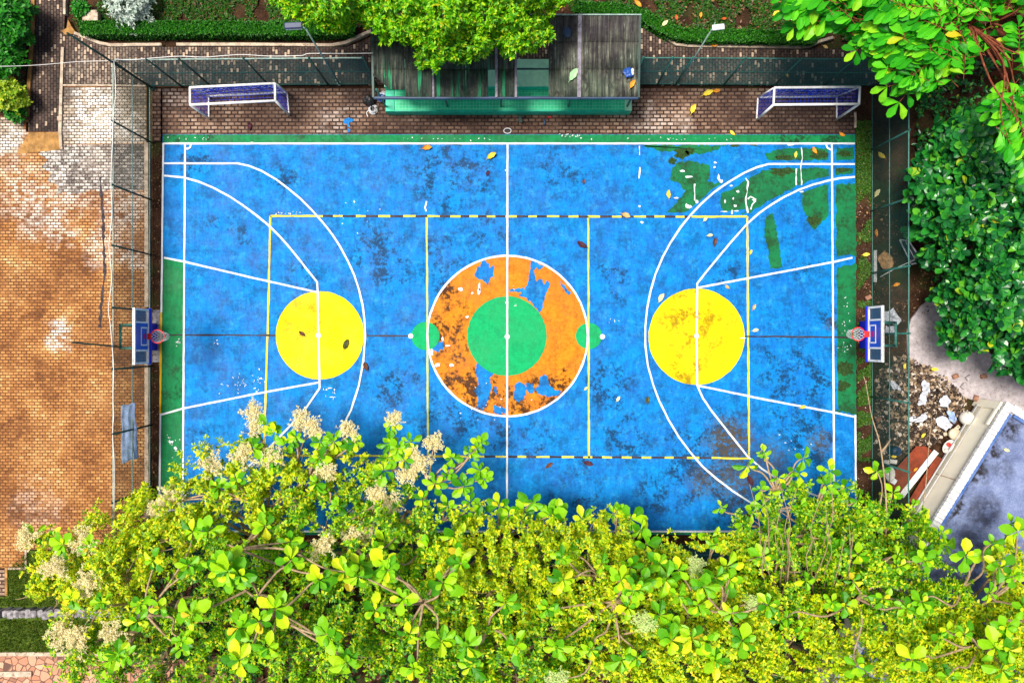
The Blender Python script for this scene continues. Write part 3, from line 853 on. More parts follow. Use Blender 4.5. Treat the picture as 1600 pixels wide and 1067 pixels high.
# white lines
m = MB(); WW = .07
def mir_r(p): return p
for pts in ([(255, 225), (1335, 225)], [(1335.5, 648), (1337, 830)], [(256, 225), (253, 488)], [(251.5, 646), (249.5, 830)], [(249, 829.5), (1337, 829.5)],
            [(290, 226), (286, 830)], [(1299, 226), (1303, 830)], [(793, 226), (792, 829)],
            L3 + L3b[1:], LI + [(497, 458), (498, 525), (500, 606)], [(500, 606), (478, 638), (455, 664), (420, 700), (380, 736), (340, 757), (290, 772), (250, 776)], [(257, 403), (288, 409), (390, 433), (497, 457)], [(251, 648), (286, 638), (400, 615), (500, 597)],
            R3, RI + [(1088, 525), (1089, 602)] + RIb[1:], [(1331, 403), (1300, 410), (1200, 429), (1089, 450)], [(1089, 602), (1200, 625), (1302, 644), (1335, 651)]):
    m.ribbon(px(*pts), WW, Z0 + .024 + rnd.uniform(0, .003), .07)
m.ribbon(px(*ringpx(793, 525, 125)), .075, Z0 + .0285, .12)
a = [(255 + 0, 225)]
m.ribbon(px((299, 226), (298, 231), (294, 233), (290, 233)), .07, Z0 + .0284, .1)
m.ribbon(px((1290, 227), (1292, 232), (1298, 235)), .07, Z0 + .0284, .1)
cpart('white_line', m, M('white'))
m = MB()
for x, y in ((498, 524), (642, 525), (792.5, 526), (941, 526), (1088, 525)):
    disc(x, y, 4, Z0 + .031, m, 16, .06)
cpart('white_spot', m, M('white'))
m = MB()
for x, y, a_, b_ in ((720, 452, 6, 3), (748, 455, 3, 6), (749, 448, 2, 8), (738, 458, 2, 2), (706, 605 - 35, 4, 3), (675, 551, 3, 6), (684, 570, 5, 4), (700, 540, 6, 1.5), (692, 530, 2, 4), (730, 495, 3, 2), (1065, 268, 5, 2), (1075, 277, 7, 2), (1056, 310, 4, 1.5), (1076, 324, 5, 4), (1088, 316, 3, 3), (1072, 322, 2, 4),
                   (1152, 300, 4, 2), (1142, 291, 3, 2), (1117, 255, 3, 2), (1116, 262, 2, 2), (1122, 278, 2, 6), (1126, 284, 3, 4), (1132, 315, 1.5, 3), (1148, 322, 3, 2), (1145, 311, 1.5, 2), (1131, 331, 6, 1), (1150, 330, 6, 1), (1143, 332, 1.5, 4), (1178, 313, 4, 2), (1003, 333 + 15, 3, 2), (999, 323, 2, 2), (1252, 300, 4, 1.5),
                   (790, 205 + 62, 1, 2), (394, 224, 4, 1.5), (1235, 226, 7, 3), (1160, 528, 5, 1), (268, 690, 5, 2), (275, 700, 3, 3), (520, 620, 5, 1), (516, 606, 4, 1)):
    X, Y = G2(x, y)
    n = 9
    m.flat([(X + math.cos(t) * a_ / 41.4 * rnd.uniform(.5, 1.2), Y + math.sin(t) * b_ / 41.4 * rnd.uniform(.5, 1.2)) for t in [k * 2 * math.pi / n for k in range(n)]], Z0 + .035)
r_ = random.Random(77)
for (cx_, cy_, sx_, sy_, n_) in ((375, 600, 30, 14, 26), (405, 594, 12, 9, 12), (280, 536, 6, 8, 9), (520, 612, 14, 8, 8), (272, 690, 12, 20, 14), (800, 460, 30, 20, 6), (1320, 500, 10, 30, 14), (1320, 545, 12, 10, 10), (340, 535, 6, 5, 4), (950, 500, 20, 8, 5), (300, 216, 40, 3, 8), (700, 217, 120, 3, 14), (1100, 217, 160, 3, 16), (893, 213, 14, 3, 16), (450, 333, 30, 2, 12), (760, 640, 60, 40, 14), (560, 330, 60, 40, 10), (1240, 700, 30, 30, 10)):
    for _ in range(n_):
        x = cx_ + r_.gauss(0, sx_ * .5); y = cy_ + r_.gauss(0, sy_ * .5); a_ = r_.uniform(0, 3.14); l_ = r_.uniform(.6, 3.2)
        m.ribbon(px((x, y), (x + l_ * math.cos(a_), y + l_ * math.sin(a_))), r_.uniform(.012, .035), Z0 + .0356, .3, .03)
for pts in ([(1164, 279), (1168, 285), (1167, 300), (1164, 315), (1168, 333)], [(1168, 312), (1172, 308), (1178, 311)], [(1172, 328), (1174, 320), (1180, 314)], [(1085, 288), (1085, 314)], [(1251, 231), (1253, 248), (1250, 262), (1252, 290)], [(1243, 264), (1243, 290)], [(999, 229), (999, 243)], [(1000, 262), (998, 280)], [(667, 315), (664, 325), (666, 331)]):
    m.ribbon(px(*pts), .045, Z0 + .0352, .4, .12)
cpart('paint_splash', m, M('white'))
m = MB()
for pl in ([(537, 187), (545, 184), (552, 187), (550, 191), (545, 192), (547, 200), (542, 194), (537, 194)], [(543, 201), (548, 202), (546, 208), (543, 206)]):
    m.flat(jag(px(*pl), .015, .05), .003)
struct(m.build('blue_paint_stain', M('blue')))

# ------------------------------------------------------------------ fences
FH = 2.8
def fence(label, A, B, posts, wire, railm, postm, toprail, pitch=.075, r=.0042, end_b=True):
    """A, B ground px of the two ends; posts = fractions"""
    a, b = Vector((*G2(*A), 0)), Vector((*G2(*B), 0))
    L = (b - a).length; u = (b - a) / L
    root = empty('chain_link_fence', a, label, 'fence', 'chain-link fences round the court')
    m = MB()
    nrm = Vector((-u.y, u.x, 0))
    k = -FH
    while k < L:
        for s in (1, -1):
            s0 = max(0, -k); s1 = min(FH, L - k)
            if s1 - s0 < .02: continue
            z0, z1 = (s0, s1) if s > 0 else (FH - s0, FH - s1)
            p0 = a + u * (k + s0) + Vector((0, 0, z0)); p1 = a + u * (k + s1) + Vector((0, 0, z1))
            bul = nrm * (.004 * s)
            m.tube([p0 + bul, p1 + bul], r, 3, False)
        k += pitch
    m.build('wire_mesh', wire, root)
    for z, mt, rr in ((FH, toprail, .026), (1.42, railm, .02), (.05, railm, .018)):
        MB().tube([a + u * L * t + Vector((0, 0, z + .008 * math.sin(t * 40 + z))) for t in [i / 24 for i in range(25)]], rr, 8).build('rail', mt, root)
    for t in posts:
        p = a + u * L * t
        m = MB().tube([p + Vector((0, 0, -.1)), p + Vector((rnd.uniform(-.02, .02), rnd.uniform(-.02, .02), FH + .06))], .034, 8)
        m.lathe([(.038, FH + .05), (.03, FH + .085), (.008, FH + .1)], p, 8)
        m.build('post', postm, root)
    return root
def fr(vals, a, b):
    return [(v - a) / (b - a) for v in vals]
fence('left chain-link fence between orange brick plaza and court, white cable along its top', (235, 137), (235, 850), fr([137, 222, 312, 398, 486, 572, 664, 762, 850], 137, 850), M('mesh_dark'), M('pale_steel'), M('dark_steel'), M('pale_steel'), pitch=.085, r=.0058)
fence('teal chain-link fence behind the left goal, ending at the shelter', (237, 135), (590, 132), fr([283, 329, 420, 513, 588], 237, 590), M('mesh'), M('teal_steel'), M('dark_steel'), M('pale_steel'), r=.0046)
fence('teal chain-link fence behind the right goal, under a white street lamp', (984, 132), (1361, 134), fr([986, 1027, 1056, 1131, 1210, 1287], 984, 1361), M('mesh'), M('teal_steel'), M('teal_steel'), M('teal_steel'), r=.0046)
fence('right chain-link fence between the court and the rubble heap', (1362, 137), (1362, 850), fr([137, 234, 330, 427, 522, 620, 718, 850], 137, 850), M('mesh_dark'), M('teal_steel'), M('teal_steel'), M('teal_steel'), r=.0036)
fence('far chain-link fence half buried under the yellow-green trees', (237, 851), (1360, 851), [i / 12 for i in range(1, 13)], M('mesh'), M('teal_steel'), M('dark_steel'), M('teal_steel'))

def pole(name, label, A, top_px, z, r, mat, cat='pole', group=None):
    b = Vector((*G2(*A), 0)); t = P(*top_px, z)
    root = empty(name, b, label, cat, group)
    MB().tube([b + Vector((0, 0, -.1)), b.lerp(t, .5), t], [r, r * .9, r * .75], 10).build('shaft', mat, root)
    MB().lathe([(r * 2.4, -.02), (r * 2.4, .03), (r * 1.2, .05)], b, 12).build('base_plate', mat, root)
    return root, b, t
pole('steel_pole', 'tall bare dark green pole at the corner of the left fence', (238.5, 138), (105, 52), 5.3, .045, M('dark_steel'), group='bare poles on the left fence')
pole('steel_pole', 'tall bare dark green pole beside the left basketball hoop', (233, 546), (113, 535), 5.25, .035, M('dark_steel'), group='bare poles on the left fence')
root, b, t = pole('street_lamp', 'street lamp with dark blue-gray flat head above the trimmed hedge', (530, 131), (478, 46), 5.3, .035, M('pale_steel'), 'street lamp', 'lamps on the top fences')
MB().tube([t, t + Vector((-.06, .03, .06)), t + Vector((-.2, .06, .08))], .022, 8).build('arm', M('pale_steel'), root)
hd = MB().box(t + Vector((-.36, .07, .1)), (.56, .2, .09), .05, bev=.03).build('lamp_head', M('lamp_blue'), root)
MB().box(t + Vector((-.36, -.01, .045)), (.5, .05, .03), .05).build('lens', M('lamp_white'), hd)
root, b, t = pole('street_lamp', 'street lamp with white box head on thin bent arm above garden bed', (1060, 131), (1110, 50), 5.3, .03, M('pale_steel'), 'street lamp', 'lamps on the top fences')
MB().tube([t, t + Vector((.04, .06, .05)), t + Vector((.13, .26, .1))], .018, 8).build('arm', M('pale_steel'), root)
hd = MB().box(t + Vector((.22, .1, .1)), (.38, .17, .1), .12, bev=.03).build('lamp_head', M('lamp_white'), root)
MB().box(t + Vector((.22, .1, .03)), (.3, .12, .04), .12).build('lens', M('ceramic'), hd)

# cables
def cab(label, pts, r=.013):
    tag(MB().tube(spline([P(*p) for p in pts], 5), r, 6).build('cable', M('cable')), label, 'cable')
pp = [(178, 95, 2.86)]
for y, dx in ((120, 3), (150, 4), (165, 1), (193, -1), (220, -2), (250, -4), (290, -5), (330, -3), (360, -6), (386, -9), (410, -6), (440, -4), (481, -10), (510, -6), (540, -3), (575, 0), (620, -1), (650, 0), (677, -2), (720, 1), (780, 1), (850, 0)):
    pp.append((177.5 + dx * .8, y, 2.87))
cab('white cable running wavily along the top of the left fence', pp)
pp = [(180, 93, 2.88), (205, 94, 2.84)]
for x, dy in ((240, 1), (281, -1), (320, 1), (352, -1), (381, -2), (420, 1), (470, 1), (484, -2), (540, -1), (582, -1)):
    pp.append((x, 91 - (x - 180) / 400 * 6.5 + dy, 2.88))
cab('pale cable lying on the top rail of the fence behind the left goal', pp, .012)
cab('thin pale overhead wire crossing the dark brick walkway', [(180, 95, 2.9), (120, 97, 2.85), (60, 102, 2.9), (0, 104, 3.1), (-80, 102, 3.4), (-200, 96, 4)], .009)

# ------------------------------------------------------------------ goals
def netquad(m, a, b, c, d, nu, nv, r, sag=0.0):
    a, b, c, d = map(Vector, (a, b, c, d))
    def at(u, v):
        p = (a.lerp(b, u)).lerp(d.lerp(c, u), v)
        nrm = (b - a).cross(d - a).normalized()
        return p + nrm * sag * math.sin(math.pi * u) * math.sin(math.pi * v) + nrm * .012 * math.sin(u * 37 + v * 23)
    for i in range(nu + 1):
        m.tube([at(i / nu, k / 6) for k in range(7)], r, 3, False)
    for j in range(nv + 1):
        m.tube([at(k / 14, j / nv) for k in range(15)], r, 3, False)

def goal(label, fl, frr, bl, brr, z, topd):
    """ground px: front-left, front-right foot, back-left, back-right; topd = top depth px"""
    FL, FR, BL, BR = [Vector((*G2(*p), 0)) for p in (fl, frr, bl, brr)]
    up = Vector((0, 0, z))
    dpt = (BL - FL).normalized() * topd / 41.4
    TL, TR = FL + up, FR + up
    KL, KR = TL + dpt, TR + dpt
    root = empty('football_goal', (FL + FR) / 2, label, 'football goal', 'small football goals behind the court')
    for p, q in ((FL, TL), (FR, TR)):
        MB().tube([p, q], .043, 8).build('goal_post', M('white_steel'), root)
    MB().tube([TL, TR], .046, 8).build('crossbar', M('white_steel'), root)
    MB().tube([KL, KR], .045, 8).build('top_bar', M('white_steel'), root)
    for p, q in ((TL, KL), (TR, KR)):
        MB().tube([p, q], .043, 8).build('top_side_bar', M('white_steel'), root)
    for p, q in ((KL, BL), (KR, BR)):
        MB().tube([p, q], .032, 8).build('back_stay', M('white_steel'), root)
    e = Vector((0, 0, .03))
    for p, q in ((FL, BL), (FR, BR)):
        MB().tube([p + e, q + e], .032, 8).build('ground_bar', M('white_steel'), root)
    MB().tube([BL + e, BR + e], .04, 8).build('rear_ground_bar', M('white_steel'), root)
    m = MB()
    netquad(m, KL, KR, BR, BL, 20, 11, .0068, .12)
    netquad(m, TL, TR, KR, KL, 22, 5, .007, -.03)
    netquad(m, FL, BL, KL, TL, 6, 12, .0068)
    netquad(m, FR, BR, KR, TR, 6, 12, .0068)
    # loose net bunched along the back bar
    for j in range(26):
        t0 = rnd.random() * .9
        p = KL.lerp(KR, t0) + Vector((0, .0, -.05)); q = KL.lerp(KR, min(1, t0 + rnd.uniform(.05, .2))) + Vector((0, rnd.uniform(-.15, .1), rnd.uniform(-.5, -.15)))
        m.tube([p, p.lerp(q, .5) + Vector((0, 0, -.12)), q], .009, 3, False)
    net = m.build('net', M('net_blue'), root)
    m = MB(); netquad(m, KL + Vector((0, .02, 0)), KR + Vector((0, .02, 0)), BR, BL, 15, 9, .0045, .14)
    m.build('net_border', M('net_white'), net)
goal('white goal with blue net standing slightly skewed on the left brick paving', (327, 186), (452, 180), (326.5, 151), (449, 145), 1.78, 25.5)
goal('white goal with blue net standing square near the mossy right corner', (1182, 188), (1307, 187), (1184, 153), (1307, 151), 1.95, 25)

# ------------------------------------------------------------------ basketball hoops
def hoop(label, sx, xb, yc, xring, xpad):
    root = empty('basketball_hoop', (sx * xpad, yc, 0), label, 'basketball hoop', 'basketball hoops at the two court ends')
    X = lambda v: sx * v
    z0, z1 = 2.93, 3.96
    # blue lower padding and frame
    board = MB().box((X(xb - .022), yc, (z0 + z1) / 2), (.012, .98, z1 - z0 - .12)).build('backboard', M('board_blue'), root)
    MB().box((X(xb + .0), yc, (z0 + z1) / 2), (.03, 1.8, z1 - z0)).build('pane', M('glass'), board)
    m = MB()
    for zc in (z0 + .035, z1 - .035):
        m.box((X(xb - .006), yc, zc), (.075, 1.86, .07))
    for s in (-1, 1):
        m.box((X(xb - .006), yc + s * .895, (z0 + z1) / 2), (.074, .07, z1 - z0 - .14))
        m.box((X(xb - .014), yc + s * .47, (z0 + z1) / 2), (.05, .06, z1 - z0 - .14))
    m.build('board_frame', M('white_steel'), board)
    m = MB()
    xw = xb - .032
    for s in (-1, 1):
        m.box((X(xw), yc + s * .29, z0 + .34), (.008, .045, .46))
    m.box((X(xw), yc, z0 + .55), (.009, .535, .045)); m.box((X(xw), yc, z0 + .12), (.009, .535, .04))
    m.build('aiming_square', M('white_steel'), board)
    MB().box((X(xw - .002), yc, z0 + .32), (.006, .16, .2)).build('sticker', M('purple'), board)
    MB().box((X(xb - .02), yc, z0 - .06), (.14, 1.9, .12), bev=.03).build('edge_pad', M('pad_blue'), board)
    # rim, bracket, net
    zr = 3.05
    n = 28
    pts = [Vector((X(xring) + .225 * math.cos(k * 2 * math.pi / n), yc + .225 * math.sin(k * 2 * math.pi / n), zr)) for k in range(n + 1)]
    rim = MB().tube(pts, .016, 8, False).build('rim', M('rim'), root)
    MB().box((X((xring + .22 + xb - .03) / 2), yc, zr - .01), (abs(xb - .03 - xring - .21), .2, .05), bev=.01).build('rim_bracket', M('rim'), rim)
    m = MB()
    for k in range(12):
        for s in (1, -1):
            pp = []
            for j in range(6):
                t = j / 5
                a_ = (k + s * t * 2.2) * 2 * math.pi / 12
                rr = .225 * (1 - .45 * t ** .8)
                pp.append((X(xring) - sx * .10 * t + rr * math.cos(a_), yc + rr * math.sin(a_), zr - .01 - .42 * t))
            m.tube(pp, .008, 4, False)
    m.build('net', M('net_white'), rim)
    # stand
    MB().box((X(xpad + .12), yc, .62), (.24, 1.02, 1.3), bev=.05).build('post_pad', M('pad_blue'), root)
    for s in (-1, 1):
        MB().tube([(X(xpad + .2), yc + s * .4, -.1), (X(xpad + .2), yc + s * .4, 2.45)], .05, 10).build('post', M('teal_steel'), root)
        MB().tube([(X(xpad + .2), yc + s * .4, 2.42), (X(xb + .07), yc + s * .4, 3.35)], .042, 8).build('arm', M('teal_steel'), root)
        MB().tube([(X(xpad + .2), yc + s * .4, 1.7), (X(xb + .07), yc + s * .4, 3.0)], .03, 8).build('brace', M('dark_steel'), root)
    MB().tube([(X(xpad + .2), yc - .44, 2.45), (X(xpad + .2), yc + .44, 2.45)], .045, 8).build('cross_bar', M('teal_steel'), root)
    MB().tube([(X(xb + .06), yc - .5, 3.35), (X(xb + .06), yc + .5, 3.35)], .03, 8).build('cross_bar', M('teal_steel'), root)
hoop('basketball hoop with blue board at the left end, in front of the brick plaza', -1, 12.4, .17, 12.02, 13.38)
hoop('basketball hoop with blue board at the right end, beside white sheets and rubble', 1, 12.16, .25, 11.74, 13.1)

# ------------------------------------------------------------------ shelter with tiled bleacher
sh = empty('spectator_shelter', (0, 9.8, 0), 'open shelter with mossy corrugated roof between the two goals', 'shelter')
x0, x1, yf, yb, zf, zb = -4.80, 4.38, 8.48, 11.13, 2.5, 2.82
def rz(y): return zf + (zb - zf) * (y - yf) / (yb - yf)
seams = [x0] + [(p - 800) / 41.4 / 1.093 for p in (633, 728, 777, 806, 857, 907, 952)] + [x1]
rows = [yf, 9.4, 10.3, yb]
def xs_of(i): return seams[i], seams[i + 1]
holes = {(0, 0): 'half', (4, 0): 'open', (2, 0): 'slit'}
for i in range(len(seams) - 1):
    a, b = xs_of(i)
    for j in range(3):
        ya, yc = rows[j], rows[j + 1]
        aa, bb = a + .012, b - .012
        if (i, j) in ((4, 0), (4, 1)): continue
        if (i, j) == (0, 0): ya, bb = 8.72, b - .012
        if (i, j) == (2, 0): bb = b - .32
        m = MB(); n = max(8, int((bb - aa) / .045))
        vs = []
        ph = rnd.uniform(0, 6)
        for y in (ya - .03, (ya + yc) / 2, yc):
            lift = .02 if y < ya else (.01 if y < yc else 0)
            for k in range(n + 1):
                x = aa + (bb - aa) * k / n
                yy = y
                if (i, j) == (0, 0) and y < ya and x < -4.25: yy = y + .5 * (-4.25 - x) / .5
                vs.append((x, yy, rz(yy) + lift + .018 * math.sin((x - x0) / .15 * 6.283) + rnd.uniform(-.004, .004)))
        fs = [(r_ * (n + 1) + k, r_ * (n + 1) + k + 1, (r_ + 1) * (n + 1) + k + 1, (r_ + 1) * (n + 1) + k) for r_ in range(2) for k in range(n)]
        m.add(vs, fs, True)
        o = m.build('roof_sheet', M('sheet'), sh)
        sol = o.modifiers.new('thick', 'SOLIDIFY'); sol.thickness = .01; sol.offset = -1
for i in (2, 4, 6):
    for ii, xx in (((i, seams[i + (1 if i == 2 else 0)])),):
        pass
for xx, w_ in (((677 - 800) / 41.4 / 1.093, .07), ((775.5 - 800) / 41.4 / 1.093, .08), ((806 - 800) / 41.4 / 1.093, .08), ((905 - 800) / 41.4 / 1.095, .13)):
    full = w_ > .1 or True
    MB().box((xx, (yf + yb) / 2 - .02, (zf + zb) / 2 + .045), (w_, (yb - yf) + .08, .03), rx=math.atan2(zb - zf, yb - yf)).build('roof_batten', M('bracket'), sh)
for xx in (x0, x1):
    MB().box((xx, (yf + yb) / 2, (zf + zb) / 2 - .03), (.07, (yb - yf) + .1, .12), rx=math.atan2(zb - zf, yb - yf)).build('edge_beam', M('dark_steel'), sh)
for y in rows[1:3]:
    MB().box(((x0 + x1) / 2, y, rz(y) - .06), (x1 - x0 - .1, .05, .06)).build('purlin', M('dark_steel'), sh)
MB().box(((x0 + x1) / 2, yb + .02, zb + .0), (x1 - x0 + .08, .04, .1)).build('rear_beam', M('pale_steel'), sh)
MB().box(((x0 + x1) / 2, yf - .05, zf - .05), (x1 - x0, .1, .1), bev=.02).build('gutter', M('navy'), sh)
for xx in (x0 + .1, -2.4, -.4, 2.1, x1 - .1):
    for y in (yf + .25, yb - .15):
        MB().tube([(xx, y, -.05), (xx, y, rz(y) - .06)], .04, 8).build('post', M('teal_steel'), sh)
bl = empty('tiled_bleacher', (0, 9.2, 0), 'long stepped bench of green tiles running under the shelter roof', 'bleacher')
MB().box((-.14, 8.955, .22), (9.1, .79, .46), bev=.012).build('lower_step', M('tile'), bl)
MB().box((-.14, 8.548, .2), (9.12, .012, .40)).build('front_face', M('teal_tile'), bl)
MB().box((-.14, 8.565, .456), (9.12, .05, .016)).build('step_edge', M('teal_tile'), bl)
MB().box((-.14, 9.85, .42), (9.1, 1.0, .84), bev=.012).build('upper_step', M('mint'), bl)
MB().box((-.14, 9.342, .56), (9.1, .012, .5)).build('riser', M('teal_tile'), bl)
MB().box((4.32, 8.93, .235), (.26, .72, .49), bev=.012).build('end_block', M('mint'), bl)
MB().box((-4.53, 8.93, .232), (.34, .78, .486), bev=.012).build('end_block', M('teal_tile'), bl)

# things near the shelter
def crumple(label, name, cat, pxy, size, mat, z=0., seed=1, sub=2, flat=.6, group=None, on=0.0):
    """irregular folded lump or bag"""
    r = random.Random(seed)
    p = P(pxy[0], pxy[1], on)
    m = MB(); nu, nv = 16, 9
    offs = [(r.uniform(-1, 1), r.uniform(-1, 1), r.uniform(-1, 1), r.uniform(2, 6), r.uniform(0, 6)) for _ in range(6)]
    vs = []
    for j in range(nv):
        th = math.pi * (.02 + .96 * j / (nv - 1))
        for i in range(nu):
            a_ = 2 * math.pi * i / nu
            d = Vector((math.sin(th) * math.cos(a_), math.sin(th) * math.sin(a_), math.cos(th)))
            q = 1 + sum(.09 * math.sin(d.dot(Vector(o[:3])) * o[3] + o[4]) for o in offs) + r.uniform(-.08, .08)
            zz = d.z * size[2] * q
            vs.append((p.x + d.x * size[0] * q, p.y + d.y * size[1] * q, on + max(.0, zz + size[2] * .75)))
    fs = [(j * nu + i, j * nu + (i + 1) % nu, (j + 1) * nu + (i + 1) % nu, (j + 1) * nu + i)[::-1] for j in range(nv - 1) for i in range(nu)]
    fs += [tuple(range(nu)), tuple(range((nv - 1) * nu, nv * nu))[::-1]]
    m.add(vs, fs, False)
    return tag(m.build(name, mat), label, cat, group)
crumple('black bin bag slumped at the left end of the shelter', 'bin_bag', 'bag', (577, 160), (.2, .22, .2), M('black'), seed=3)
root = empty('cable_coil', P(584, 173), 'coil of pale gray cable on the brick beside a black bin bag', 'cable coil')
m = MB()
for k in range(7):
    r_ = .17 - .012 * k; c_ = P(584, 172) + Vector((rnd.uniform(-.02, .02), rnd.uniform(-.02, .02), 0))
    m.tube([c_ + Vector((r_ * math.cos(t), r_ * 1.1 * math.sin(t), .05 + .018 * k)) for t in [i * 2 * math.pi / 24 for i in range(25)]], .014, 6)
m.build('coil', M('pipe'), root)
MB().tube(spline([P(578, 172, .1), P(573, 176, .06), P(575, 183, .04)], 5), .016, 6).build('loose_end', M('cable'), root)
m = MB(); m.box(P(584, 172, .12), (.05, .28, .03), .5); m.box(P(586, 170, .13), (.26, .05, .03), .6); m.build('tie', M('black'), root)
root = empty('bucket', P(597, 155), 'blue plastic bucket at the left end of the green bench', 'bucket')
MB().lathe([(.1, 0), (.13, .28), (.145, .3), (.13, .3), (.1, .05)], P(597.5, 157), 20).build('shell', M('bucket'), root)
MB().tube([P(597.5, 157) + Vector((.14 * math.cos(t), .14 * math.sin(t) * .5, .3 + .0)) for t in [i * math.pi / 10 for i in range(11)]], .006, 6).build('handle', M('cable'), root)
crumple('white cushion lying between bucket and shelter post', 'cushion', 'cushion', (599, 147), (.13, .08, .06), M('bag'), seed=8)
root = empty('folding_stool', P(815, 186), 'small dark green folding stool in front of the green bench', 'stool')
MB().box(P(813, 186, .3), (.12, .26, .025), .15, bev=.01).build('seat', M('dark_steel'), root)
for s in (-1, 1):
    MB().tube([P(813, 186, 0) + Vector((s * .1, -.1, 0)), P(813, 186, .29) + Vector((-s * .08, .09, 0))], .012, 6).build('leg', M('pale_steel'), root)
    MB().tube([P(813, 186, 0) + Vector((-s * .1, -.1, 0)), P(813, 186, .29) + Vector((s * .08, .09, 0))], .012, 6).build('leg', M('pale_steel'), root)
root = empty('drinking_bottle', P(851, 183), 'navy bottle with red cap lying in front of green bench', 'bottle')
MB().lathe([(.03, 0), (.036, .02), (.036, .17), (.02, .21)], P(851, 187, .04), 14, Matrix.Rotation(math.pi / 2, 4, 'X') @ Matrix.Rotation(.2, 4, 'Z')).build('body', M('navy'), root)
MB().box(P(859, 183.5, .03), (.13, .05, .05), .02, bev=.015).build('cap', M('red'), root)
root = empty('drain_cover', P(793, 204), 'small round metal drain cover at the middle of court edge', 'drain cover')
m = MB(); m.tube([P(793, 205) + Vector((.14 * math.cos(t), .1 * math.sin(t), .03)) for t in [i * 2 * math.pi / 20 for i in range(21)]], .02, 6, False)
m.build('ring', M('pipe'), root)
m = MB()
for k in range(-3, 4):
    m.box(P(793, 205, .02) + Vector((k * .035, 0, 0)), (.014, .17 - abs(k) * .02, .012))
m.build('grate', M('black'), root)
crumple('blue and white plastic bag caught on the shelter roof', 'plastic_bag', 'bag', (982, 114), (.17, .15, .06), M('bucket'), seed=11, on=2.68)
crumple('torn white plastic strip on the shelter roof beside the blue bag', 'plastic_strip', 'plastic strip', (988, 113), (.06, .12, .05), M('bag'), seed=13, on=2.7)
crumple('small dark blue bag on the shaded back of the shelter roof', 'plastic_bag', 'bag', (886, 53), (.12, .16, .05), M('navy'), seed=12, on=2.82)

# pale tarp hung on left fence
m = MB(); vs = []
nu, nv = 24, 14
ca, cb_, cc, cd_ = P(189, 634, 1.62), P(211, 629, 1.45), P(216, 715, 1.25), P(191, 724, 1.55)
for j in range(nv + 1):
    for i in range(nu + 1):
        u, v = i / nu, j / nv
        p = (ca.lerp(cb_, v)).lerp(cd_.lerp(cc, v), u)
        p += Vector((.012 * math.sin(v * 14 + 2 * math.sin(u * 5)) + .008 * math.sin(u * 19), .02 * math.sin(v * 9 + u * 4), .02 * math.sin(v * 14 + u * 3) + .03 * math.sin(u * 11)))
        vs.append(p)
fs = [(j * (nu + 1) + i, j * (nu + 1) + i + 1, (j + 1) * (nu + 1) + i + 1, (j + 1) * (nu + 1) + i) for j in range(nv) for i in range(nu)]
m.add(vs, fs, True)
o = tag(m.build('cloth', M('cloth')), 'pale blue cloth hung over the middle rail of left fence', 'cloth')
sol = o.modifiers.new('thick', 'SOLIDIFY'); sol.thickness = .012

# garden box, grey stone wall
root = empty('stone_block', P(143, 28), 'square pale stained concrete block in the garden bed behind hedge', 'concrete block')
MB().box(P(143, 30, .18), (.55, .55, .36), .02, bev=.04).build('body', M('kerb'), root)
MB().box(P(143, 30, .38), (.48, .48, .03), .02, bev=.012).build('cap', M('kerb'), root)
m = MB()
for k in range(34):
    x, y = -60 + k * 9 + rnd.uniform(-2, 2), 957 + rnd.uniform(-1.5, 1.5)
    p = P(x, y, .18)
    m.box(p, (.26 * rnd.uniform(.8, 1.1), .3 * rnd.uniform(.85, 1.1), .55 * rnd.uniform(.85, 1.1)), rnd.uniform(-.3, .3), rnd.uniform(-.1, .1), rnd.uniform(-.1, .1), bev=.07)
tag(m.build('stone_wall', M('stone')), 'low gray rubble stone wall between the two strips of lawn', 'wall')

# ------------------------------------------------------------------ building at the lower right
bd = None
BZ = 1.72
c0 = P(1576, 628, BZ); c1 = P(1446, 838, BZ)
d1 = (c1 - c0); d1.z = 0; d1.normalize()
d2 = Vector((-d1.y, d1.x, 0))
if d2.x < 0: d2 = -d2
bd = empty('flat_roof_building', Vector((c0.x, c0.y, 0)), 'low cream building with stained blue-gray flat roof and white coping', 'building')
o0 = Vector((c0.x, c0.y, 0))
def bq(u, v): return o0 + d1 * u + d2 * v
LW, LD = 16, 12
pl = [bq(.06, .06), bq(LW, .06), bq(LW, LD), bq(.06, LD)]
MB().prism([(p.x, p.y) for p in pl], -.12, BZ - .2).build('wall', M('cream'), bd)
pl = [bq(.34, .34), bq(LW - .1, .34), bq(LW - .1, LD - .1), bq(.34, LD - .1)]
MB().prism([(p.x, p.y) for p in pl], BZ - .2, BZ - .14).build('roof', M('roof_concrete'), bd)
ang = math.atan2(d1.y, d1.x)
m = MB()
n = int(LW / .16)
for k in range(n):
    p = bq(.08 + k * .16, .1) + Vector((0, 0, BZ - .08 + rnd.uniform(-.006, .006)))
    m.box(p, (.152, .3, .2), ang, bev=.03)
for k in range(int(LD / .16)):
    p = bq(.1, .34 + k * .16) + Vector((0, 0, BZ - .08 + rnd.uniform(-.006, .006)))
    m.box(p, (.3, .152, .2), ang, bev=.03)
m.build('coping', M('coping'), bd)
g = NT('blue_roof_edge', .6, .3); g.base(g.mix(g.rng(g.noise(3, 6), .35, .65), (.03, .09, .3), (.1, .17, .38))); MAT['blue_edge'] = g.m
m = MB(); m.box(bq(LW / 2 + .2, .31) + Vector((0, 0, BZ - .1)), (LW - .2, .1, .12), ang); m.box(bq(.31, LD / 2 + .3) + Vector((0, 0, BZ - .1)), (.1, LD - .3, .12), ang)
m.build('roof_edge', M('blue_edge'), bd)
MB().box(bq(.55, .0) + Vector((0, 0, BZ - .4)), (.9, .1, .16), ang, bev=.02).build('ledge', M('cream'), bd)
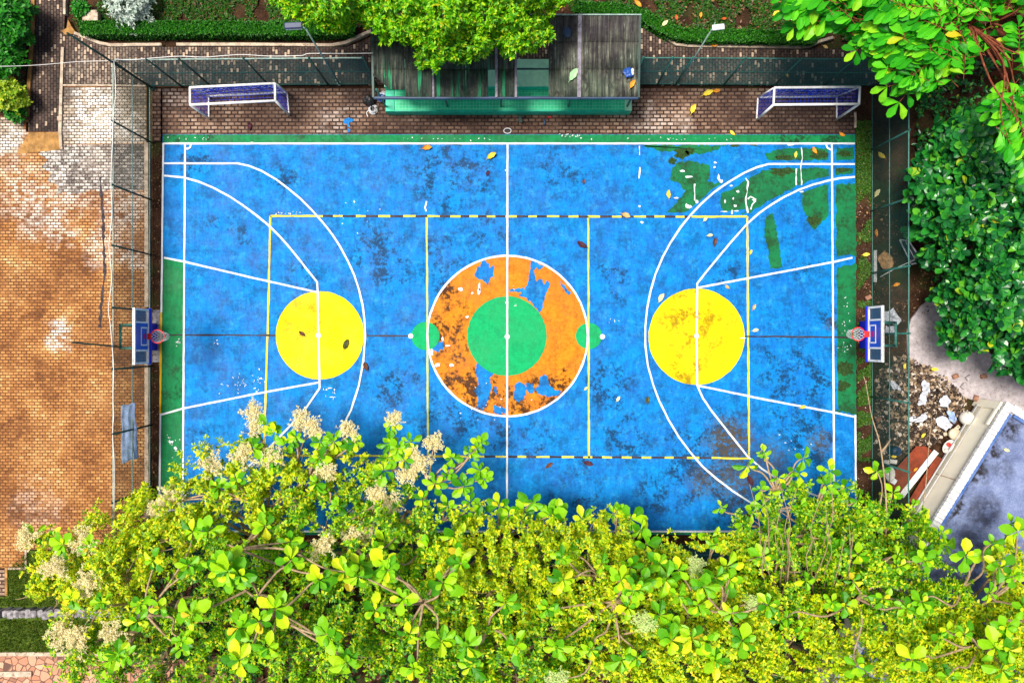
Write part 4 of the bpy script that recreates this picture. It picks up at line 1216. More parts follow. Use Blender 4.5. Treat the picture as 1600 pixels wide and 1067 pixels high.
MB().box(bq(.2, -.02) + Vector((0, 0, BZ / 2 - .2)), (.3, .12, BZ - .1), ang, bev=.02).build('pilaster', M('cream'), bd)
m = MB()
for q, v, zz in ((.03, -.06, .12), (.022, -.12, .3), (.018, -.05, .5)):
    m.tube([bq(.3, v) + Vector((0, 0, zz)), bq(4, v - .02) + Vector((0, 0, zz + .02)), bq(9, v) + Vector((0, 0, zz))], q, 8)
m.build('pipe', M('pipe'), bd)
MB().box(bq(3.3, .052) + Vector((0, 0, BZ / 2 - .1)), (.02, .02, BZ - .3), ang).build('wall_joint', M('ochre'), bd)

# ------------------------------------------------------------------ clutter right of the fence
def plank(name, label, cat, a, b, wpx, mat, z=.12, th=.04, tilt=0.0, group=None):
    A, B = P(*a, z), P(*b, z + tilt)
    d = B - A
    m = MB().box((A + B) / 2, (d.length, wpx / 41.4, th), math.atan2(d.y, d.x), -math.atan2(tilt, math.hypot(d.x, d.y)), bev=.006)
    return tag(m.build(name, mat), label, cat, group)
plank('timber_plank', 'short white painted plank against the fence foot beside tan boulder', 'plank', (1367.5, 391), (1367.5, 441), 5, M('plank'))
crumple('tan rough boulder lying behind the right fence', 'boulder', 'boulder', (1382, 408), (.27, .33, .2), M('rock'), seed=21)
# broken window frame
root = empty('window_frame', P(1428, 393), 'broken white window frame with dark panes leaning behind the fence', 'window frame')
q = [P(1406, 375, .7), P(1420, 376, .75), P(1441, 409, .3), P(1424, 413, .2)]
for a_, b_ in ((0, 1), (1, 2), (2, 3), (3, 0)):
    MB().tube([q[a_], q[b_]], .028, 6).build('frame', M('plank'), root)
MB().tube([q[0].lerp(q[1], .6), q[3].lerp(q[2], .5)], .016, 6).build('glazing_bar', M('plank'), root)
MB().tube([q[2].lerp(q[1], .2), P(1398, 420, .05), P(1375, 433, .02)], .02, 6).build('loose_bar', M('plank'), root)
m = MB(); e = Vector((0, 0, -.01)); m.add([q[0] + e, q[1] + e, q[2] + e, q[3] + e], [(0, 1, 2, 3)])
o = m.build('pane', M('glass'), root); sol = o.modifiers.new('thick', 'SOLIDIFY'); sol.thickness = .006
def sheet(label, pts, z, seed, mat='bag', cat='plastic sheet', name='plastic_sheet', on=0):
    r = random.Random(seed); c_ = P(sum(p[0] for p in pts) / len(pts), sum(p[1] for p in pts) / len(pts), z)
    ring = [P(*p, z) for p in pts]
    R = []
    for i in range(len(ring)):
        a_, b_ = ring[i], ring[(i + 1) % len(ring)]
        for k in range(3):
            R.append(a_.lerp(b_, k / 3) + Vector((r.uniform(-.03, .03), r.uniform(-.03, .03), 0)))
    vs = []
    for t in (1.0, .66, .33):
        for p in R:
            vs.append(c_.lerp(p, t) + Vector((r.uniform(-.02, .02), r.uniform(-.02, .02), (1 - t) * .08 + r.uniform(0, .1) * (1.2 - t * .5))))
    vs.append(c_ + Vector((0, 0, .14)))
    n = len(R); fs = []
    for j in range(2):
        for i in range(n):
            k = (i + 1) % n
            fs += [(j * n + i, j * n + k, j * n + n + k), (j * n + i, j * n + n + k, j * n + n + i)]
    fs += [(2 * n + i, 2 * n + (i + 1) % n, 3 * n) for i in range(n)]
    m = MB(); m.add(vs, fs, False)
    o = tag(m.build(name, M(mat)), label, cat, 'white plastic waste by the rubble heap')
    sol = o.modifiers.new('thick', 'SOLIDIFY'); sol.thickness = .02
    return o
sheet('torn white foam sheet behind the right basketball board', [(1372, 484), (1386, 488), (1394, 480), (1400, 490), (1408, 502), (1398, 508), (1385, 502), (1374, 502)], .05, 1, cat='foam sheet', name='foam_sheet')
sheet('small white sheet framed by the right hoop stand', [(1382, 510), (1397, 510), (1396, 522), (1382, 521)], .05, 2)
sheet('crumpled white sheet half under the dark tree by the path', [(1455, 472), (1468, 468), (1472, 490), (1464, 486)], .1, 3)
sheet('long leaf-shaped white bag at the top of the rubble heap', [(1443, 592), (1451, 600), (1452, 612), (1447, 618), (1440, 608), (1439, 598)], .25, 4)
sheet('white bag lying just below the leaf-shaped bag on the rubble', [(1440, 613), (1447, 622), (1444, 633), (1432, 632), (1435, 622)], .25, 5)
sheet('loose white bag between the rubble centre and cream wall', [(1467, 622), (1478, 618), (1484, 626), (1480, 635), (1468, 634)], .25, 6)
sheet('long white bag lying across the rubble beside the fence rail', [(1412, 652), (1428, 650), (1446, 645), (1447, 653), (1436, 659), (1420, 663)], .2, 7)
sheet('large crumpled white bag beside the beige tub', [(1462, 655), (1470, 648), (1482, 656), (1488, 664), (1478, 673), (1464, 664)], .22, 8)
sheet('white bag with blue print leaning on the round jar', [(1479, 642), (1488, 642), (1494, 652), (1490, 663), (1483, 655)], .3, 9, 'cloth')
sheet('small white rag behind the fence on the left of the rubble', [(1388, 595), (1394, 594), (1404, 604), (1408, 612), (1400, 608), (1392, 604)], .2, 10)
root = empty('round_jar', P(1505, 652), 'round off-white ceramic jar against the cream wall', 'jar')
MB().lathe([(.06, 0), (.22, .06), (.27, .2), (.24, .36), (.14, .44), (.12, .44)], P(1503, 652, 0), 24, Matrix.Rotation(.25, 4, 'Y')).build('body', M('ceramic'), root)
m = MB()
for a_ in (.4, 1.1, 2.2):
    m.tube([P(1509, 646, .42) + Vector((.1 * math.cos(a_), .1 * math.sin(a_), 0)), P(1509, 646, .5) + Vector((.13 * math.cos(a_), .13 * math.sin(a_), 0))], .02, 6)
m.build('lug', M('ceramic'), root)
root = empty('beige_tub', P(1490, 676), 'beige plastic tub with one pointed lug below the round jar', 'tub')
MB().lathe([(.1, .02), (.2, .06), (.22, .22), (.2, .25), (.05, .27), (.01, .27)], P(1487, 677, 0), 24).build('body', M('beige'), root)
MB().box(P(1496, 668, .22), (.2, .14, .05), .7, bev=.03).build('lug', M('beige'), root)
MB().lathe([(.022, 0), (.022, .01)], P(1497, 667, .25), 10).build('hole', M('black'), root)
MB().box(P(1477, 678, .15), (.14, .14, .1), .2, bev=.04).build('spout', M('beige'), root)
root = empty('wash_basin', P(1475, 696), 'white oval basin holding a red bowl beside the wall', 'basin')
m = MB()
for (r1, z_) in ((1, .06), (1.08, .24)):
    pass
sc_m = Matrix.Rotation(.9, 4, 'Z') @ Matrix.Diagonal((1.35, .85, 1, 1))
MB().lathe([(.12, 0), (.2, .2), (.215, .23), (.18, .23), (.12, .07), (.02, .06)], P(1477, 696, 0), 24, sc_m).build('body', M('ceramic'), root)
MB().lathe([(.05, .1), (.08, .2), (.02, .21)], P(1478.5, 693.5, 0), 16).build('bowl', M('red'), root)
MB().lathe([(.04, .1), (.085, .22), (.06, .28), (.01, .29)], P(1473.5, 703, 0), 16).build('soap_jar', M('ceramic'), root)
def board(label, pts, z, mat='board', name='plywood_board', cat='board'):
    m = MB().prism([P(*p, z).xy for p in pts], z - .03, z)
    return tag(m.build(name, M(mat)), label, cat, 'brown boards by the cream wall')
board('wide red-brown plywood board with paper label lying below the rubble', [(1432, 697), (1446, 697), (1456, 704), (1407, 772), (1386, 757), (1388, 745)], .2)
board('narrow red-brown board wedged between white plank and wall', [(1463, 712), (1473, 717), (1428, 788), (1420, 782)], .16)
lb = MB().box(P(1395.5, 751, .206), (.26, .2, .006), -.55).build('paper_label', M('wood_label'))
tag(lb, 'small white paper label stuck on the wide brown board', 'paper label')
plank('timber_plank', 'long white plank lying between the two brown boards', 'plank', (1463, 705), (1408, 775), 9, M('plank'), .2)
root = empty('toilet_bowl', P(1385, 732), 'discarded white toilet bowl with round lid behind the fence', 'toilet')
MB().lathe([(.09, 0), (.12, .1), (.2, .3), (.21, .36), (.15, .36), (.08, .2), (.01, .15)], P(1384, 738, 0), 22, Matrix.Diagonal((.9, 1.35, 1, 1))).build('bowl', M('ceramic'), root)
MB().box(P(1396, 721, .3), (.28, .16, .05), -.15, bev=.024).build('lid', M('ceramic'), root)
MB().box(P(1384, 721.5, .28), (.2, .16, .22), .1, bev=.03).build('tank', M('ceramic'), root)
root = empty('water_drum', P(1391, 700), 'dark teal drum standing behind the right fence', 'drum')
MB().lathe([(.17, 0), (.18, .05), (.17, .25), (.18, .28), (.17, .5), (.16, .54), (.02, .54)], P(1391, 702, 0), 20).build('body', M('navy'), root)
MB().lathe([(.04, .54), (.04, .57), (.01, .575)], P(1390, 703, 0), 10).build('cap', M('black'), root)
for k, (x, y, a_, c_) in enumerate(((1514, 590, .6, 'gray broken brick on the concrete path'), (1506, 603, .9, 'lilac brick beside the dark hole on the path'), (1537, 588, .2, 'brown broken brick beneath the dark tree'), (1525, 622, 1.2, 'tan brick against the end of the cream wall'), (1535, 627, .1, 'small reddish brick behind the cream wall ledge'), (1493, 588, .5, 'dark red brick on the edge of the rubble'), (1373, 655, .7, 'orange brick at the left foot of the rubble'), (1357, 465, .4, 'pinkish brick on the mossy strip above the right hoop'))):
    tag(MB().box(P(x, y, .05), (.22, .16, .12), a_, rnd.uniform(-.2, .2), rnd.uniform(-.2, .2), bev=.025).build('broken_brick', M('brick') if k not in (0, 1) else M('path')), c_, 'brick', 'broken bricks round the rubble heap')

# rubble heap: chips nobody could count
def chips(name, poly, n, smin, smax, mat, hmax, seed, label=None):
    rng = np.random.default_rng(seed)
    X, Y = sample(poly, n, rng)
    d = edgedist(X, Y, poly)
    z = hmax * np.clip(d / 55, 0, 1) ** .7 - .1
    C = Pn(X, Y, z)
    V, Fc = [], []
    base = np.array([(1, 0, 0), (-1, 0, 0), (0, 1, 0), (0, -1, 0), (0, 0, 1), (0, 0, -1)], float)
    of = np.array([(0, 2, 4), (2, 1, 4), (1, 3, 4), (3, 0, 4), (2, 0, 5), (1, 2, 5), (3, 1, 5), (0, 3, 5)])
    s = smin + (smax - smin) * rng.random(n) ** 3
    R = rng.normal(size=(n, 3, 3)); R, _ = np.linalg.qr(R)
    B = base[None] * rng.uniform(.45, 1.1, (n, 6, 1)) * np.stack([np.ones(n), rng.uniform(.5, 1, n), rng.uniform(.3, .8, n)], 1)[:, None, :]
    V = np.einsum('nij,nkj->nki', R, B) * s[:, None, None] + C[:, None, :]
    me = bpy.data.meshes.new(name)
    me.from_pydata(V.reshape(-1, 3).tolist(), [], (np.arange(n)[:, None, None] * 6 + of[None]).reshape(-1, 3).tolist())
    me.materials.append(mat)
    o = bpy.data.objects.new(name, me); COL.objects.link(o)
    o['kind'] = 'stuff'
    if label: tag(o, label, 'rubble')
    return o
HEAP = [(1368, 590), (1384, 568), (1412, 556), (1432, 562), (1450, 572), (1475, 588), (1500, 610), (1512, 625), (1505, 645), (1480, 670), (1470, 690), (1440, 702), (1400, 712), (1378, 715), (1368, 690)]
chips('rubble', HEAP, 6000, .025, .17, M('rubble'), .38, 5, 'heap of broken stone and brick rubble between fence and cream building')
chips('gravel', [(1340, 240), (1360, 240), (1362, 500), (1360, 840), (1340, 840)], 900, .01, .05, M('rubble'), .05, 6, 'loose gravel scattered on the mossy strip')
chips('path_debris', [(1440, 440), (1500, 560), (1560, 600), (1545, 630), (1460, 585), (1415, 560), (1410, 480)], 350, .015, .06, M('rubble'), .06, 8, 'small stones strewn on the concrete path')

# ------------------------------------------------------------------ ground vegetation (stuff)
def scatter(name, poly, n, L, W, mat, seed, label, cat, tilt=(.5, 1.4), k=4, patch=None, zb=-.1, h=.06, tm=SMALL, top=None):
    rng = np.random.default_rng(seed)
    X, Y = sample(poly, n, rng)
    if patch:
        keep = bumpy(X, Y, patch[0], seed) > patch[1]
        X, Y = X[keep], Y[keep]
    C = Pn(X, Y, zb + rng.random(len(X)) * h)
    A = np.stack([rng.normal(0, .25, len(X)), rng.normal(0, .25, len(X)), np.ones(len(X))], 1)
    C2, D, N = whorls(C, A, k, tilt, rng, .5)
    l = rng.uniform(L[0], L[1], len(C2))
    o = leafcloud(name, C2, D, N, l, l * W, tm, mat)
    o['kind'] = 'stuff'
    return tag(o, label, cat)
scatter('ground_cover', [(112, -80), (600, -80), (600, 42), (150, 42), (118, 40)], 9000, (.06, .16), .5, M('cover_leaf'), 31, 'low dark ground cover in the bed behind the left hedge', 'ground cover', patch=(60, -.5))
scatter('ground_cover', [(890, -80), (1480, -80), (1480, 70), (1280, 62), (1090, 55), (1030, 38), (1000, 22), (890, 20)], 11000, (.06, .16), .5, M('cover_leaf'), 32, 'low dark ground cover in the bed behind the right hedge', 'ground cover', patch=(60, -.45))
scatter('grass', [(14, 890), (42, 864), (230, 864), (230, 946), (-60, 946), (-60, 934), (12, 934)], 5200, (.05, .13), .16, M('grass'), 33, 'short grass on the upper strip of lawn', 'grass', tilt=(.1, .9), zb=-.03)
scatter('grass', [(-60, 968), (230, 968), (230, 1018), (-60, 1018)], 4200, (.05, .13), .16, M('grass'), 34, 'short grass on lower strip of lawn by flagstones', 'grass', tilt=(.1, .9), zb=-.03)
scatter('moss', [(1338, 190), (1360, 190), (1360, 300), (1338, 300)], 2600, (.03, .09), .5, M('moss'), 35, 'bright moss and grass growing along the right court edge by the goal', 'moss', zb=-.11)
scatter('moss', [(1339, 300), (1360, 300), (1361, 560), (1340, 560)], 2200, (.03, .08), .5, M('moss'), 36, 'patchy moss between the right court edge and fence', 'moss', patch=(50, .1), zb=-.11)
scatter('moss', [(1340, 560), (1361, 560), (1361, 720), (1340, 720)], 2600, (.03, .08), .5, M('moss'), 37, 'dense dark moss strip beside the rubble heap', 'moss', zb=-.11, patch=(30, -.5))
scatter('leaf_litter', [(1338, 300), (1440, 300), (1470, 480), (1420, 560), (1340, 560)], 900, (.05, .13), .55, M('litter'), 38, 'dead brown leaf litter under and behind the right fence', 'leaf litter', tilt=(1.2, 1.6), k=1, zb=-.1, patch=(60, -.1))
scatter('leaf_litter', [(237, 222), (253, 222), (252, 850), (237, 850)], 260, (.04, .1), .5, M('litter'), 39, 'dead leaf litter in the soil strip by the left fence', 'leaf litter', tilt=(1.2, 1.6), k=1, zb=-.1)
scatter('leaf_litter', [(240, 840), (1360, 840), (1360, 1100), (240, 1100)], 2600, (.08, .25), .5, M('litter'), 40, 'dead leaf litter on the shaded soil under the trees', 'leaf litter', tilt=(1.2, 1.6), k=1, zb=-.04)
scatter('leaf_litter', [(600, -60), (1400, -60), (1340, 70), (1000, 40), (900, 15), (600, 15)], 500, (.06, .16), .5, M('litter'), 41, 'dead leaves lying among the garden bed plants', 'leaf litter', tilt=(1.2, 1.6), k=1, zb=-.02, h=.1)
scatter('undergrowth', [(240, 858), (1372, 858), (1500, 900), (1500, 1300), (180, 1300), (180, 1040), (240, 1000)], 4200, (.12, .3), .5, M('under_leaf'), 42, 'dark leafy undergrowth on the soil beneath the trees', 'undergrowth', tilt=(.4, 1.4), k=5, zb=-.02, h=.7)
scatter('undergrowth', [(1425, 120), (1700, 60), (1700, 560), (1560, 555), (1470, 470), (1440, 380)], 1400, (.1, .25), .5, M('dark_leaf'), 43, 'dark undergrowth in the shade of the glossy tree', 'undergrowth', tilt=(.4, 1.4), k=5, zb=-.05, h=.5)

scatter('ground_cover', [(-420, -160), (46, -160), (40, 178), (-420, 178)], 5200, (.06, .2), .5, M('cover_leaf'), 44, 'low dark plants in the bed left of the brick walkway', 'ground cover', patch=(60, -.4))
scatter('ground_cover', [(112, -400), (1500, -400), (1500, -82), (112, -82)], 6000, (.08, .24), .5, M('cover_leaf'), 45, 'garden plants spreading beyond the top hedges', 'ground cover', patch=(60, -.4))
# hedges, shrubs
def hedge(label, pts, wpx, h, n, seed):
    rng = np.random.default_rng(seed)
    ps = resample(px(*pts), .1); wd = wpx / 41.4
    i = rng.integers(0, len(ps) - 1, n)
    pa = np.array(ps); d = unit(pa[i + 1] - pa[i]); nr = np.stack([-d[:, 1], d[:, 0]], 1)
    side = rng.random(n)
    v = rng.uniform(-1, 1, n); z = rng.random(n) * h
    topm = side < .6
    z = np.where(topm, h * (.9 + .12 * rng.random(n)), z); v = np.where(topm, v, np.sign(v) * rng.uniform(.85, 1.05, n))
    xy = pa[i] + d * rng.uniform(-.06, .06, (n, 1)) + nr * (v * wd / 2)[:, None]
    C = np.concatenate([xy, (z - .1)[:, None]], 1)
    A = np.concatenate([nr * (v * .7)[:, None] + rng.normal(0, .35, (n, 2)), np.where(topm, 1., .3)[:, None]], 1)
    C2, D, N = whorls(C, A, 5, (.4, 1.3), rng, .4)
    l = rng.uniform(.05, .1, len(C2))
    root = empty('trimmed_hedge', Vector((*ps[0], 0)), label, 'hedge', 'trimmed hedges behind the fences')
    leafcloud('foliage', C2, D, N, l, l * .55, OVAL, M('hedge_leaf'), root)
    m = MB(); L_, R_ = [], []
    for k in range(0, len(ps), 3):
        dd = Vector(ps[min(k + 1, len(ps) - 1)]) - Vector(ps[max(0, k - 1)]); dd.normalize()
        L_.append((ps[k][0] - dd.y * wd * .42, ps[k][1] + dd.x * wd * .42)); R_.append((ps[k][0] + dd.y * wd * .42, ps[k][1] - dd.x * wd * .42))
    core = NT('hedge_twigs', .95, .1) if 'core' not in MAT else None
    if core:
        core.base(core.ramp(core.noise(14, 6, .7), [(.35, (.008, .02, .004)), (.7, (.02, .06, .008))])); MAT['core'] = core.m
    m.prism(L_ + R_[::-1], -.1, h - .16)
    m.build('twigs', M('core'), root)
hedge('straight trimmed hedge behind the left fence and walkway', [(138, 51), (300, 51), (480, 52), (560, 50)], 18, .6, 5200, 51)
hedge('curving trimmed hedge beyond the shelter and right fence', [(898, 20), (960, 22), (1000, 30), (1022, 44), (1044, 56), (1065, 61), (1100, 63), (1180, 64), (1270, 66)], 15, .6, 5200, 52)

def shrub(name, label, pxy, rpx, z, n, L, mat, seed, cat='shrub', tm=OVAL, wr=.5, k=6, squash=1.0):
    rng = np.random.default_rng(seed)
    gp = P(*pxy, z); base = Vector((gp.x * .98, gp.y * .98, -.1))
    root = empty(name, base, label, cat)
    U = unit(rng.normal(size=(n, 3))); U[:, 2] = np.abs(U[:, 2]) * 1.0 - .25
    r_ = rpx * (H - z) / F
    rad = r_ * (1 + .28 * bumpy(U[:, 0] * 100 + 7, U[:, 1] * 100 + U[:, 2] * 60, 70, seed)) * rng.uniform(.72, 1.03, n)
    C = np.array(gp)[None] + U * rad[:, None] * np.array([[1, 1, squash]]) - np.array([[0, 0, r_ * .5]])
    C2, D, N = whorls(C, U + np.array([[0, 0, .6]]), k, (.5, 1.35), rng, .4)
    l = rng.uniform(L[0], L[1], len(C2))
    leafcloud('foliage', C2, D, N, l, l * wr, tm, mat, root, .2)
    m = MB()
    for j in range(7):
        t = Vector(C[rng.integers(0, n)])
        m.tube(spline([base, base.lerp(t, .5) + Vector((0, 0, .25)), t], 4), [.04 - .0034 * q for q in range(9)], 6)
    m.build('stem', M('bark_dark'), root)
    return root
shrub('garden_bush', 'dark green bush at the far top-left corner beside walkway', (-6, 22), 42, 1.5, 900, (.12, .24), M('bush_leaf'), 61)
shrub('garden_bush', 'mid-green bush below the corner bush, left of walkway', (-2, 92), 22, 1.0, 420, (.1, .2), M('bush_leaf'), 62)
shrub('lime_shrub', 'bright lime-yellow shrub beside the dark walkway', (10, 146), 21, 1.0, 420, (.08, .17), M('lime_leaf'), 63)
shrub('garden_bush', 'small dark bush between lime shrub and brick plaza', (20, 174), 13, .5, 260, (.08, .15), M('bush_leaf'), 64)
shrub('silver_shrub', 'pale silvery shrub in the garden bed at the top edge', (196, 0), 32, 1.0, 420, (.1, .2), M('silver_leaf'), 65, wr=.35)
shrub('garden_bush', 'round dark bush in the garden bed near concrete block', (122, 12), 12, .5, 150, (.08, .16), M('bush_leaf'), 66)

# ------------------------------------------------------------------ trees
def limb(m, a, b, r0, r1, sag=.3, rr=None, n=5):
    rr = rr or rnd
    a, b = Vector(a), Vector(b)
    d = (b - a).length
    mid = a.lerp(b, .5) + Vector((rr.uniform(-.12, .12) * d, rr.uniform(-.12, .12) * d, sag * d * .3))
    q = a.lerp(b, .8) + Vector((rr.uniform(-.05, .05) * d, rr.uniform(-.05, .05) * d, sag * d * .12))
    pts = spline([a, mid, q, b], n)
    k = len(pts) - 1
    m.tube(pts, [r0 + (r1 - r0) * i / k for i in range(k + 1)], 6, False)
    return pts

def panicle(root, c, size, seed, mat=None):
    """spray of small cream flowers on thin branched stalks, one mesh"""
    rng = np.random.default_rng(seed); rr = random.Random(seed)
    c = Vector(c); m = MB(); tips = []
    for j in range(int(9 + size * 22)):
        a_ = rr.uniform(0, 6.283); t_ = rr.uniform(.2, 1.45); l_ = size * rr.uniform(.6, 1.1)
        d = Vector((math.sin(t_) * math.cos(a_), math.sin(t_) * math.sin(a_), math.cos(t_) * .6))
        e = c + d * l_; mid = c + d * l_ * .55 + Vector((rr.uniform(-.06, .06), rr.uniform(-.06, .06), .03))
        m.tube([c, mid, e], [.012, .009, .005], 4, False)
        for q, w_ in ((.35, .6), (.6, .9), (.85, 1), (1, 1)):
            for _ in range(3):
                p = c.lerp(mid, q / .55) if q < .55 else mid.lerp(e, (q - .55) / .45)
                s_ = p + Vector((rr.gauss(0, .07), rr.gauss(0, .07), rr.gauss(.02, .05)))
                m.tube([p, s_], [.006, .004], 3, False); tips.append(s_)
    T = np.array([list(t) for t in tips])
    C2, D, N = whorls(T.repeat(3, 0) + rng.normal(0, .025, (len(T) * 3, 3)), rng.normal(0, .5, (len(T) * 3, 3)) + np.array([[0, 0, 1.]]), 3, (.5, 1.5), rng, .6)
    l = rng.uniform(.025, .06, len(C2))
    o = leafcloud('flower_cluster', C2, D, N, l, l * .7, SMALL, mat or M('flower'), root)
    import bmesh
    st = m.build('stalk_tmp', M('stalk'))
    bm = bmesh.new(); bm.from_mesh(o.data); bm.from_mesh(st.data)
    bm.faces.ensure_lookup_table(); n0 = len(o.data.polygons)
    for f in bm.faces[n0:]:
        f.material_index = 1
    bm.to_mesh(o.data); bm.free(); o.data.materials.append(M('stalk'))
    sm = st.data; bpy.data.objects.remove(st); bpy.data.meshes.remove(sm)

def broadleaf(label, base_px, ros, pans, seed, L=(.3, .5), k=6, trunk_r=.13, group=None, shoots=(), extra=0, barkmat='bark'):
    """ros: (px, py, z) of leaf rosettes; pans: (px, py, z, size)"""
    rng = np.random.default_rng(seed); rr = random.Random(seed)
    b = Vector((*G2(*base_px), -.06))
    root = empty('broadleaf_tree', b, label, 'tree', group)
    low = lambda p: (p[0], p[1], p[2] * (.6 if p[1] < 810 else (.6 + .4 * (p[1] - 810) / 80 if p[1] < 890 else 1))) + tuple(p[3:])
    ros = [low(r) for r in ros]; pans = [low(p) for p in pans]
    C = [P(*r) for r in ros] + [P(p[0], p[1], p[2] - .25) for p in pans]
    m = MB()
    cen = sum(C, Vector()) / len(C)
    fork = b.lerp(cen, .45); fork.z = max(1.6, cen.z * .5)
    m.tube(spline([b, b.lerp(fork, .5) + Vector((rr.uniform(-.15, .15), rr.uniform(-.15, .15), 0)), fork], 5), [trunk_r * (1 - .04 * i) for i in range(11)], 9, False)
    subs = []
    nsub = max(3, len(C) // 5)
    for i in range(nsub):
        t = C[(i * 5) % len(C)]
        pts = limb(m, fork, fork.lerp(t, .62) + Vector((0, 0, .2)), trunk_r * .55, trunk_r * .28, .3, rr)
        subs.append(pts[-1]); subs.append(pts[len(pts) // 2])
    for c_ in C:
        s = min(subs, key=lambda q: (q - c_).length)
        limb(m, s, c_ + Vector((0, 0, -.04)), .042, .017, rr.uniform(-.15, .35), rr)
    for sh_ in shoots:
        m.tube(spline([P(*p) for p in sh_], 5), [(.034 if len(sh_) != 4 else .022) * (1 - .7 * i / (5 * (len(sh_) - 1))) for i in range(5 * (len(sh_) - 1) + 1)], 7)
    m.build('trunk', M(barkmat), root)
    Cn = np.array([list(P(*r)) for r in ros])
    jit = rng.normal(0, .28, (len(Cn), 3)); jit[:, 2] = 1
    out = unit(Cn * np.array([[1, 1, 0]])) * .1
    CC, DD, NN, LL = [], [], [], []
    sz = rng.uniform(.65, 1.15, len(Cn))
    for kk, tilt, ls, dz in ((k, (1.1, 1.65), 1.0, 0), (3, (.7, 1.1), .62, .04)):
        c2, d, n_ = whorls(Cn + np.array([[0, 0, dz]]), jit + out, kk, tilt, rng, .22, .03)
        l = rng.uniform(L[0], L[1], len(c2)) * np.repeat(sz, kk) * ls
        CC.append(c2); DD.append(d); NN.append(n_); LL.append(l)
    C2, D, N, l = map(np.concatenate, (CC, DD, NN, LL))
    leafcloud('crown', C2, D, N, l, l * rng.uniform(.52, .72, len(l)), BIG, M('big_leaf'), root, rng.uniform(.05, .4, len(l)))
    for i, p in enumerate(pans):
        panicle(root, P(*p[:3]), p[3] * .88, seed * 50 + i, M('flower_green') if seed in (206, 207) else None)
    return root

def finetree(label, base_px, clumps, seed, n=5200, mat='fine_leaf', L=(.075, .165), group=None, gap=-.02):
    """clumps: (px, py, rpx, z) visible lobes of the crown"""
    rng = np.random.default_rng(seed); rr = random.Random(seed)
    b = Vector((*G2(*base_px), -.06))
    root = empty('fine_leaved_tree', b, label, 'tree', group)
    m = MB()
    clumps = [(c_[0], c_[1], c_[2], c_[3] * (.66 if c_[1] < 810 else (.66 + .34 * (c_[1] - 810) / 80 if c_[1] < 890 else 1))) for c_ in clumps]
    pts = [P(c_[0], c_[1], c_[3] - .8) for c_ in clumps]
    cen = sum(pts, Vector()) / len(pts)
    fork = b.lerp(cen, .4); fork.z = 1.8
    m.tube(spline([b, b.lerp(fork, .5) + Vector((.1, .05, 0)), fork], 4), .11, 8, False)
    for p in pts:
        e = limb(m, fork, p, .07, .025, .2, rr)
        for _ in range(5):
            q = p + Vector((rr.uniform(-1, 1), rr.uniform(-1, 1), rr.uniform(.1, .8)))
            limb(m, e[-6], q, .02, .006, .1, rr, 3)
    m.build('trunk', M('bark'), root)
    A_ = np.array([c_[2] ** 2 for c_ in clumps], float); A_ /= A_.sum()
    CC, AX = [], []
    for c_, w_ in zip(clumps, A_):
        k_ = int(n * .85 * w_)
        U = unit(rng.normal(size=(k_, 3))); U[:, 2] = np.abs(U[:, 2]) * 1.1 - .35
        U = unit(U)
        r_ = c_[2] * (H - c_[3]) / F
        lum = bumpy(U[:, 0] * 100, U[:, 1] * 100 + U[:, 2] * 47, 55, seed + int(c_[0]))
        rad = r_ * (1 + .3 * lum) * rng.uniform(.6, 1.05, k_)
        c0_ = np.array(P(c_[0], c_[1], c_[3] - r_ * .55))
        pos = c0_ + U * rad[:, None] * np.array([[1, 1, .75]])
        keep = bumpy(pos[:, 0] * 41, pos[:, 1] * 41, 34, seed + 5) > gap
        CC.append(pos[keep]); AX.append((U * .7 + np.array([[0, 0, 1.0]]))[keep])
    C = np.concatenate(CC); A = np.concatenate(AX) + rng.normal(0, .3, (len(C), 3))
    C2, D, N = whorls(C, A, 7, (.85, 1.6), rng, .5)
    C2 = C2 + unit(A).repeat(7, 0) * (rng.random((len(C2), 1)) - .5) * .22
    l = rng.uniform(L[0], L[1], len(C2))
    leafcloud('crown', C2, D, N, l, l * rng.uniform(.42, .6, len(l)), SMALL, M(mat), root, .1)
    return root

FG = 'fine-leaved yellow-green trees along the near court edge'
finetree('fine-leaved yellowish tree at the left end, over lawn and stone wall', (320, 905), [(110, 885, 55, 4), (70, 905, 32, 3.5), (160, 850, 48, 4.4), (210, 840, 60, 5), (150, 930, 60, 4.5), (240, 800, 45, 4.6), (190, 900, 60, 5)], 101, 4200, group=FG)
finetree('fine-leaved yellow tree with dense golden crown over the left court corner', (420, 870), [(330, 745, 55, 5), (400, 735, 50, 5.2), (440, 770, 60, 5.4), (370, 800, 70, 5.6), (300, 800, 60, 5.2), (480, 740, 45, 5), (540, 730, 45, 4.8), (270, 850, 60, 5.2)], 102, 5600, group=FG)
finetree('fine-leaved tree under cream blossom, left of the centre line', (560, 880), [(560, 770, 55, 5), (610, 800, 60, 5.2), (500, 820, 70, 5.6), (580, 870, 80, 5.8), (450, 860, 60, 5.4), (660, 860, 60, 5.4)], 103, 5000, 'fine_green', group=FG)
finetree('fine-leaved bright tree covering the foot of the centre line', (760, 900), [(740, 860, 65, 5.2), (790, 870, 60, 5.2), (700, 900, 60, 5.4), (820, 850, 45, 4.8), (770, 930, 80, 5.8), (850, 900, 60, 5.2), (860, 840, 34, 4.6)], 104, 5200, group=FG)
finetree('fine-leaved lime tree right of the centre line beside the bare court edge', (910, 905), [(890, 850, 42, 4.8), (930, 845, 40, 4.6), (960, 835, 36, 4.5), (930, 900, 70, 5.4), (990, 900, 55, 5), (1000, 880, 35, 4.4), (870, 940, 60, 5.6)], 105, 4600, group=FG)
